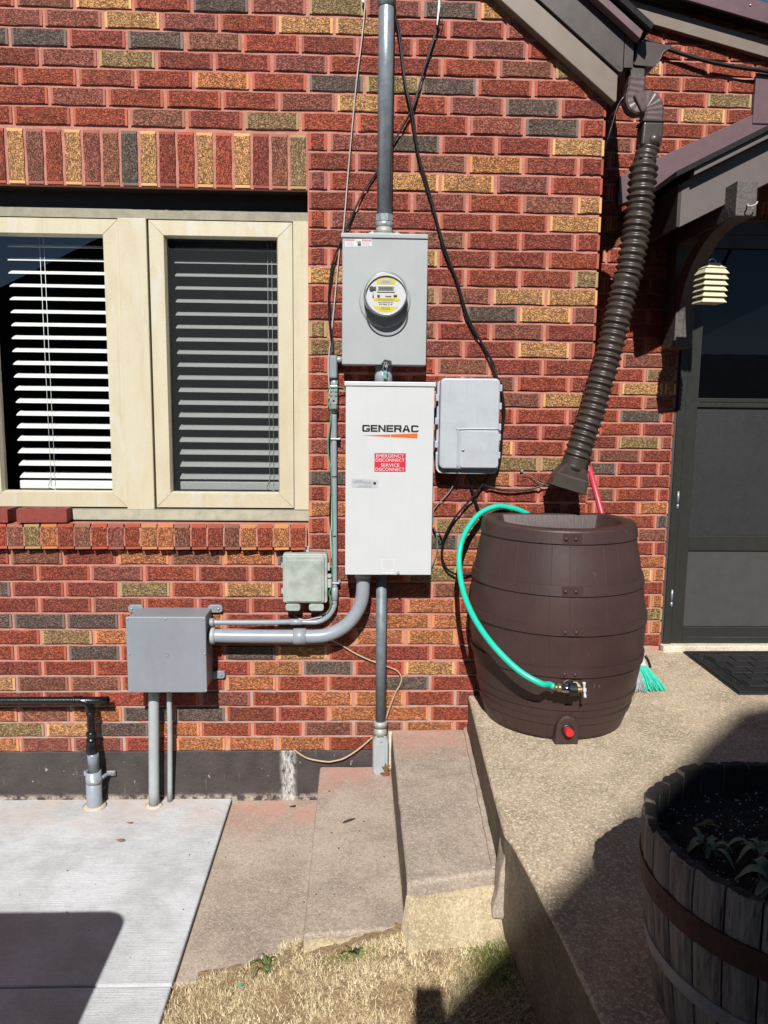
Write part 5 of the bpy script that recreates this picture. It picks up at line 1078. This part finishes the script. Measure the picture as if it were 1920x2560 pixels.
# oak leaf, twig, chips
lf=[(0,0),(.006,.012),(.020,.010),(.012,.022),(.016,.038),(.006,.036),(.008,.052),(.016,.062),(.004,.06),(-.002,.07),(-.006,.056),(-.016,.058),(-.007,.046),(-.006,.034),(-.022,.03),(-.010,.02),(-.012,.006)]
b=B(); B_=[b.bm.verts.new((.134+p[0]*1.15,-.092+.004*math.sin(p[1]*90)-.15*abs(p[0]),-.052+p[1]*1.12)) for p in lf]; c0=b.bm.verts.new((.134,-.094,-.016))
for i in range(len(lf)): b.bm.faces.new((B_[i],B_[(i+1)%len(lf)],c0))
b.tube([(.134,-.094,-.016),(.136,-.092,-.05),(.134,-.088,-.07)],.0012,5,3); tag(b.build('oak_leaf',OAKL),'curled brown oak leaf against the foot of the steel pipe','leaf')
b=B(); b.tube([(-.035,-.452,-.0295),(-.01,-.437,-.028),(.008,-.425,-.029)],.0035,7,4,True,lambda t:.0015+.0028*math.sin(PI*min(1,t+.1))); tag(b.build('twig',TWIGM),'dark twig lying on the lower step','twig')
def chip(x,y,z,s,m,label,cat='debris',rz=0):
    b=B(); n=7; P=[(x+s*math.cos(2*PI*k/n+rz)*(1.3 if k%2 else .8)*(1.5 if k in(0,3) else 1),y+s*math.sin(2*PI*k/n+rz)*random.uniform(.6,1),z+random.uniform(0,s*.5)) for k in range(n)]
    c=b.bm.verts.new((x,y,z+s*.6)); V=[b.bm.verts.new(p) for p in P]
    for k in range(n): b.bm.faces.new((V[k],V[(k+1)%n],c))
    tag(b.build('bark_chip' if cat=='debris' else 'leaf_scrap',m),label,cat)
chip(-.8825,-.192,-.1745,.010,OAKL,'brown leaf scrap on the pale pavement nearer the pipes','leaf scrap')
chip(-.876,-.317,-.1745,.012,OAKL,'brown leaf scrap on the pale pavement farther from the wall','leaf scrap',.5)
chip(-.248,-.06,-.182,.011,TWIGM,'dark chip on the tan slab by the foundation','debris',.9)
chip(.012,-1.118,gz(.01,-1.12)+.018,.014,BLKP,'black plastic scrap in the dry grass below the step','debris',.7)
chip(-.31,-1.10,gz(-.31,-1.1)+.012,.009,GREENC,'small green plastic scrap in the grass by the slab','debris',.3)
b=B()
for _ in range(42):
    r=random.random(); x,y,z=(random.uniform(-1.5,-.52),-random.uniform(.04,1.0),-.1745) if r<.5 else ((random.uniform(-.5,-.16),-random.uniform(.05,1),-.182) if r<.7 else (random.uniform(-.12,.14),-random.uniform(.1,1),-.0325))
    s=random.uniform(.0007,.002); b.box(x-s*1.6,x+s*1.6,y-s,y+s,z-.001,z+s*.8,0,1,Matrix.Rotation(random.uniform(0,3),3,'Z'))
o=b.build('grit',TWIGM); tag(o,'scattered dark grit on the pavement, slab and step','grit'); o['kind']='stuff'
# ------------------------------------------------------------------ behind the camera: shadow casters, and things added for the glass to reflect
dk=thing('shadow_bin',(-1.2,-2.15,-.175),'stand-in bin behind the camera, added to cast the rounded pavement shadow','bin')  # unseen stand-in, shaped to cast the rounded shadow on the pavement
b=B(); b.prism(rrect(-1.75,-.832,-2.62,-1.725,.07),.64,.685,'Z',bev=.006); b.build('lid',GREYM,dk)
b=B(); b.prism(rrect(-1.72,-.862,-2.59,-1.76,.06),-.175,.639,'Z',bev=.006); b.build('body',BLKP,dk)
nh=thing('neighbour_house',(.8,-10,-.26),'gabled house across the yard behind the camera','house')
gp_=[(-2.9,-.26),(-2.9,2.85),(.568-.1,6.557),(.74,6.83),(.90,6.89),(1.1,6.75),(4.6,2.9),(4.6,-.26)]
b=B(); b.prism(gp_,-12,-7.8); b.build('wall',simple('far_siding',lin(120,112,104),.8),nh)
for x in (-1.2,2.2): b=B(); b.box(x,x+.9,-7.82,-7.79,1,2.4); b.build('window',BLKP,nh)
ng=thing('reflection_garage',(-5,-13,-.26),'low dark gabled garage added behind the camera for the window reflection','garage')  # unseen, added to give the panes a dark roof to reflect
b=B(); b.prism([(-9,-.26),(-9,2.7),(-4.0,5.2),(1,2.7),(1,-.26)],-15,-12.5); b.build('wall',simple('dark_siding',lin(46,44,44),.8),ng)
def tree(x,y,h,label,seed):
    R=random.Random(seed); t=thing('bare_tree',(x,y,-.26),label,'tree'); b=B(); tips=[]
    def grow(p,d,L,r,lv):
        q=p+d*L; b.tube([p,p.lerp(q,.5)+Vector((R.gauss(0,.04),R.gauss(0,.04),0))*L,q],r,5 if lv else 8,2,False,lambda u:r*(1-.4*u))
        if lv>=5: return
        for _ in range(2 if lv<2 else R.choice((2,3))): grow(q,(d+Vector((R.uniform(-.75,.75),R.uniform(-.75,.75),R.uniform(-.1,.45)))).normalized(),L*R.uniform(.6,.82),r*.62,lv+1)
    grow(Vector((x,y,-.3)),Vector((0,0,1)),h*.27,h*.016,0); b.build('branches',TWIGM,t)
tree(-7.2,-11,9,'bare tree behind the camera at far left',3); tree(8.5,-15,10,'bare tree behind the camera at right',8); tree(12.5,-16,11,'taller bare tree behind the camera at far right',5)
hd=B(); hd.box(-30,30,-22,-20,-.26,3.2); tag(hd.build('reflection_hedge',simple('dark_hedge',lin(52,56,44),.9,0,.2,3)),'dark hedge added behind the camera for the glass to reflect','hedge')  # unseen, added so the glass reflects dark instead of bright sky
# photographer and phone
pn=thing('phone',(.0113,-3.09,1.40),'phone held upright by the photographer','phone')
b=B(); b.box(-.026,.049,-3.098,-3.0895,1.400,1.549,.004); b.build('body',BLKP,pn)
def person():
    t=thing('person',(.03,-3.5,-.175),'person in dark clothes holding up a phone with both hands','person')
    J=[(.03,-3.5,.78),(.03,-3.5,1.0),(.03,-3.48,1.2),(.03,-3.48,1.33),(.03,-3.46,1.42),(.03,-3.44,1.50),(.03,-3.43,1.58),
       (-.16,-3.5,1.27),(-.24,-3.42,1.02),(-.06,-3.15,1.36),(.22,-3.5,1.27),(.30,-3.42,1.02),(.075,-3.15,1.36),
       (-.07,-3.5,.74),(-.09,-3.47,.32),(-.1,-3.5,-.10),(-.1,-3.36,-.135),(.13,-3.5,.74),(.15,-3.47,.32),(.16,-3.5,-.10),(.16,-3.36,-.135)]
    E=[(0,1),(1,2),(2,3),(3,4),(4,5),(5,6),(3,7),(7,8),(8,9),(3,10),(10,11),(11,12),(0,13),(13,14),(14,15),(15,16),(0,17),(17,18),(18,19),(19,20)]
    r=[.15,.14,.16,.11,.055,.085,.075,.07,.048,.03,.07,.048,.03,.095,.062,.042,.035,.095,.062,.042,.035]
    for s,w in ((-1,9),(1,12)):
        for f in range(4):
            i=len(J); bx_=J[w]; J.append((bx_[0]-s*.008,-3.125,1.372+.018*f)); J.append((.0113+s*.045,-3.10,1.372+.019*f)); E+=[(w,i),(i,i+1)]; r+=[.010,.0085]
        i=len(J); J.append((J[w][0]-s*.01,-3.11,1.40)); J.append((.0113+s*.03,-3.108,1.425)); E+=[(w,i),(i,i+1)]; r+=[.011,.009]
    me=bpy.data.meshes.new('body'); me.from_pydata(J,E,[]); o=bpy.data.objects.new('body',me); C.objects.link(o)
    m=o.modifiers.new('s','SKIN'); 
    for i,v in enumerate(me.skin_vertices[0].data): v.radius=(r[i],r[i]); v.use_root=(i==0)
    m2=o.modifiers.new('u','SUBSURF'); m2.levels=1
    dg=bpy.context.evaluated_depsgraph_get(); me2=bpy.data.meshes.new_from_object(o.evaluated_get(dg)); bpy.data.objects.remove(o)
    me2.materials.clear(); me2.materials.append(simple('dark_clothes',lin(46,48,58),.8)); link('body',me2,t)
person()
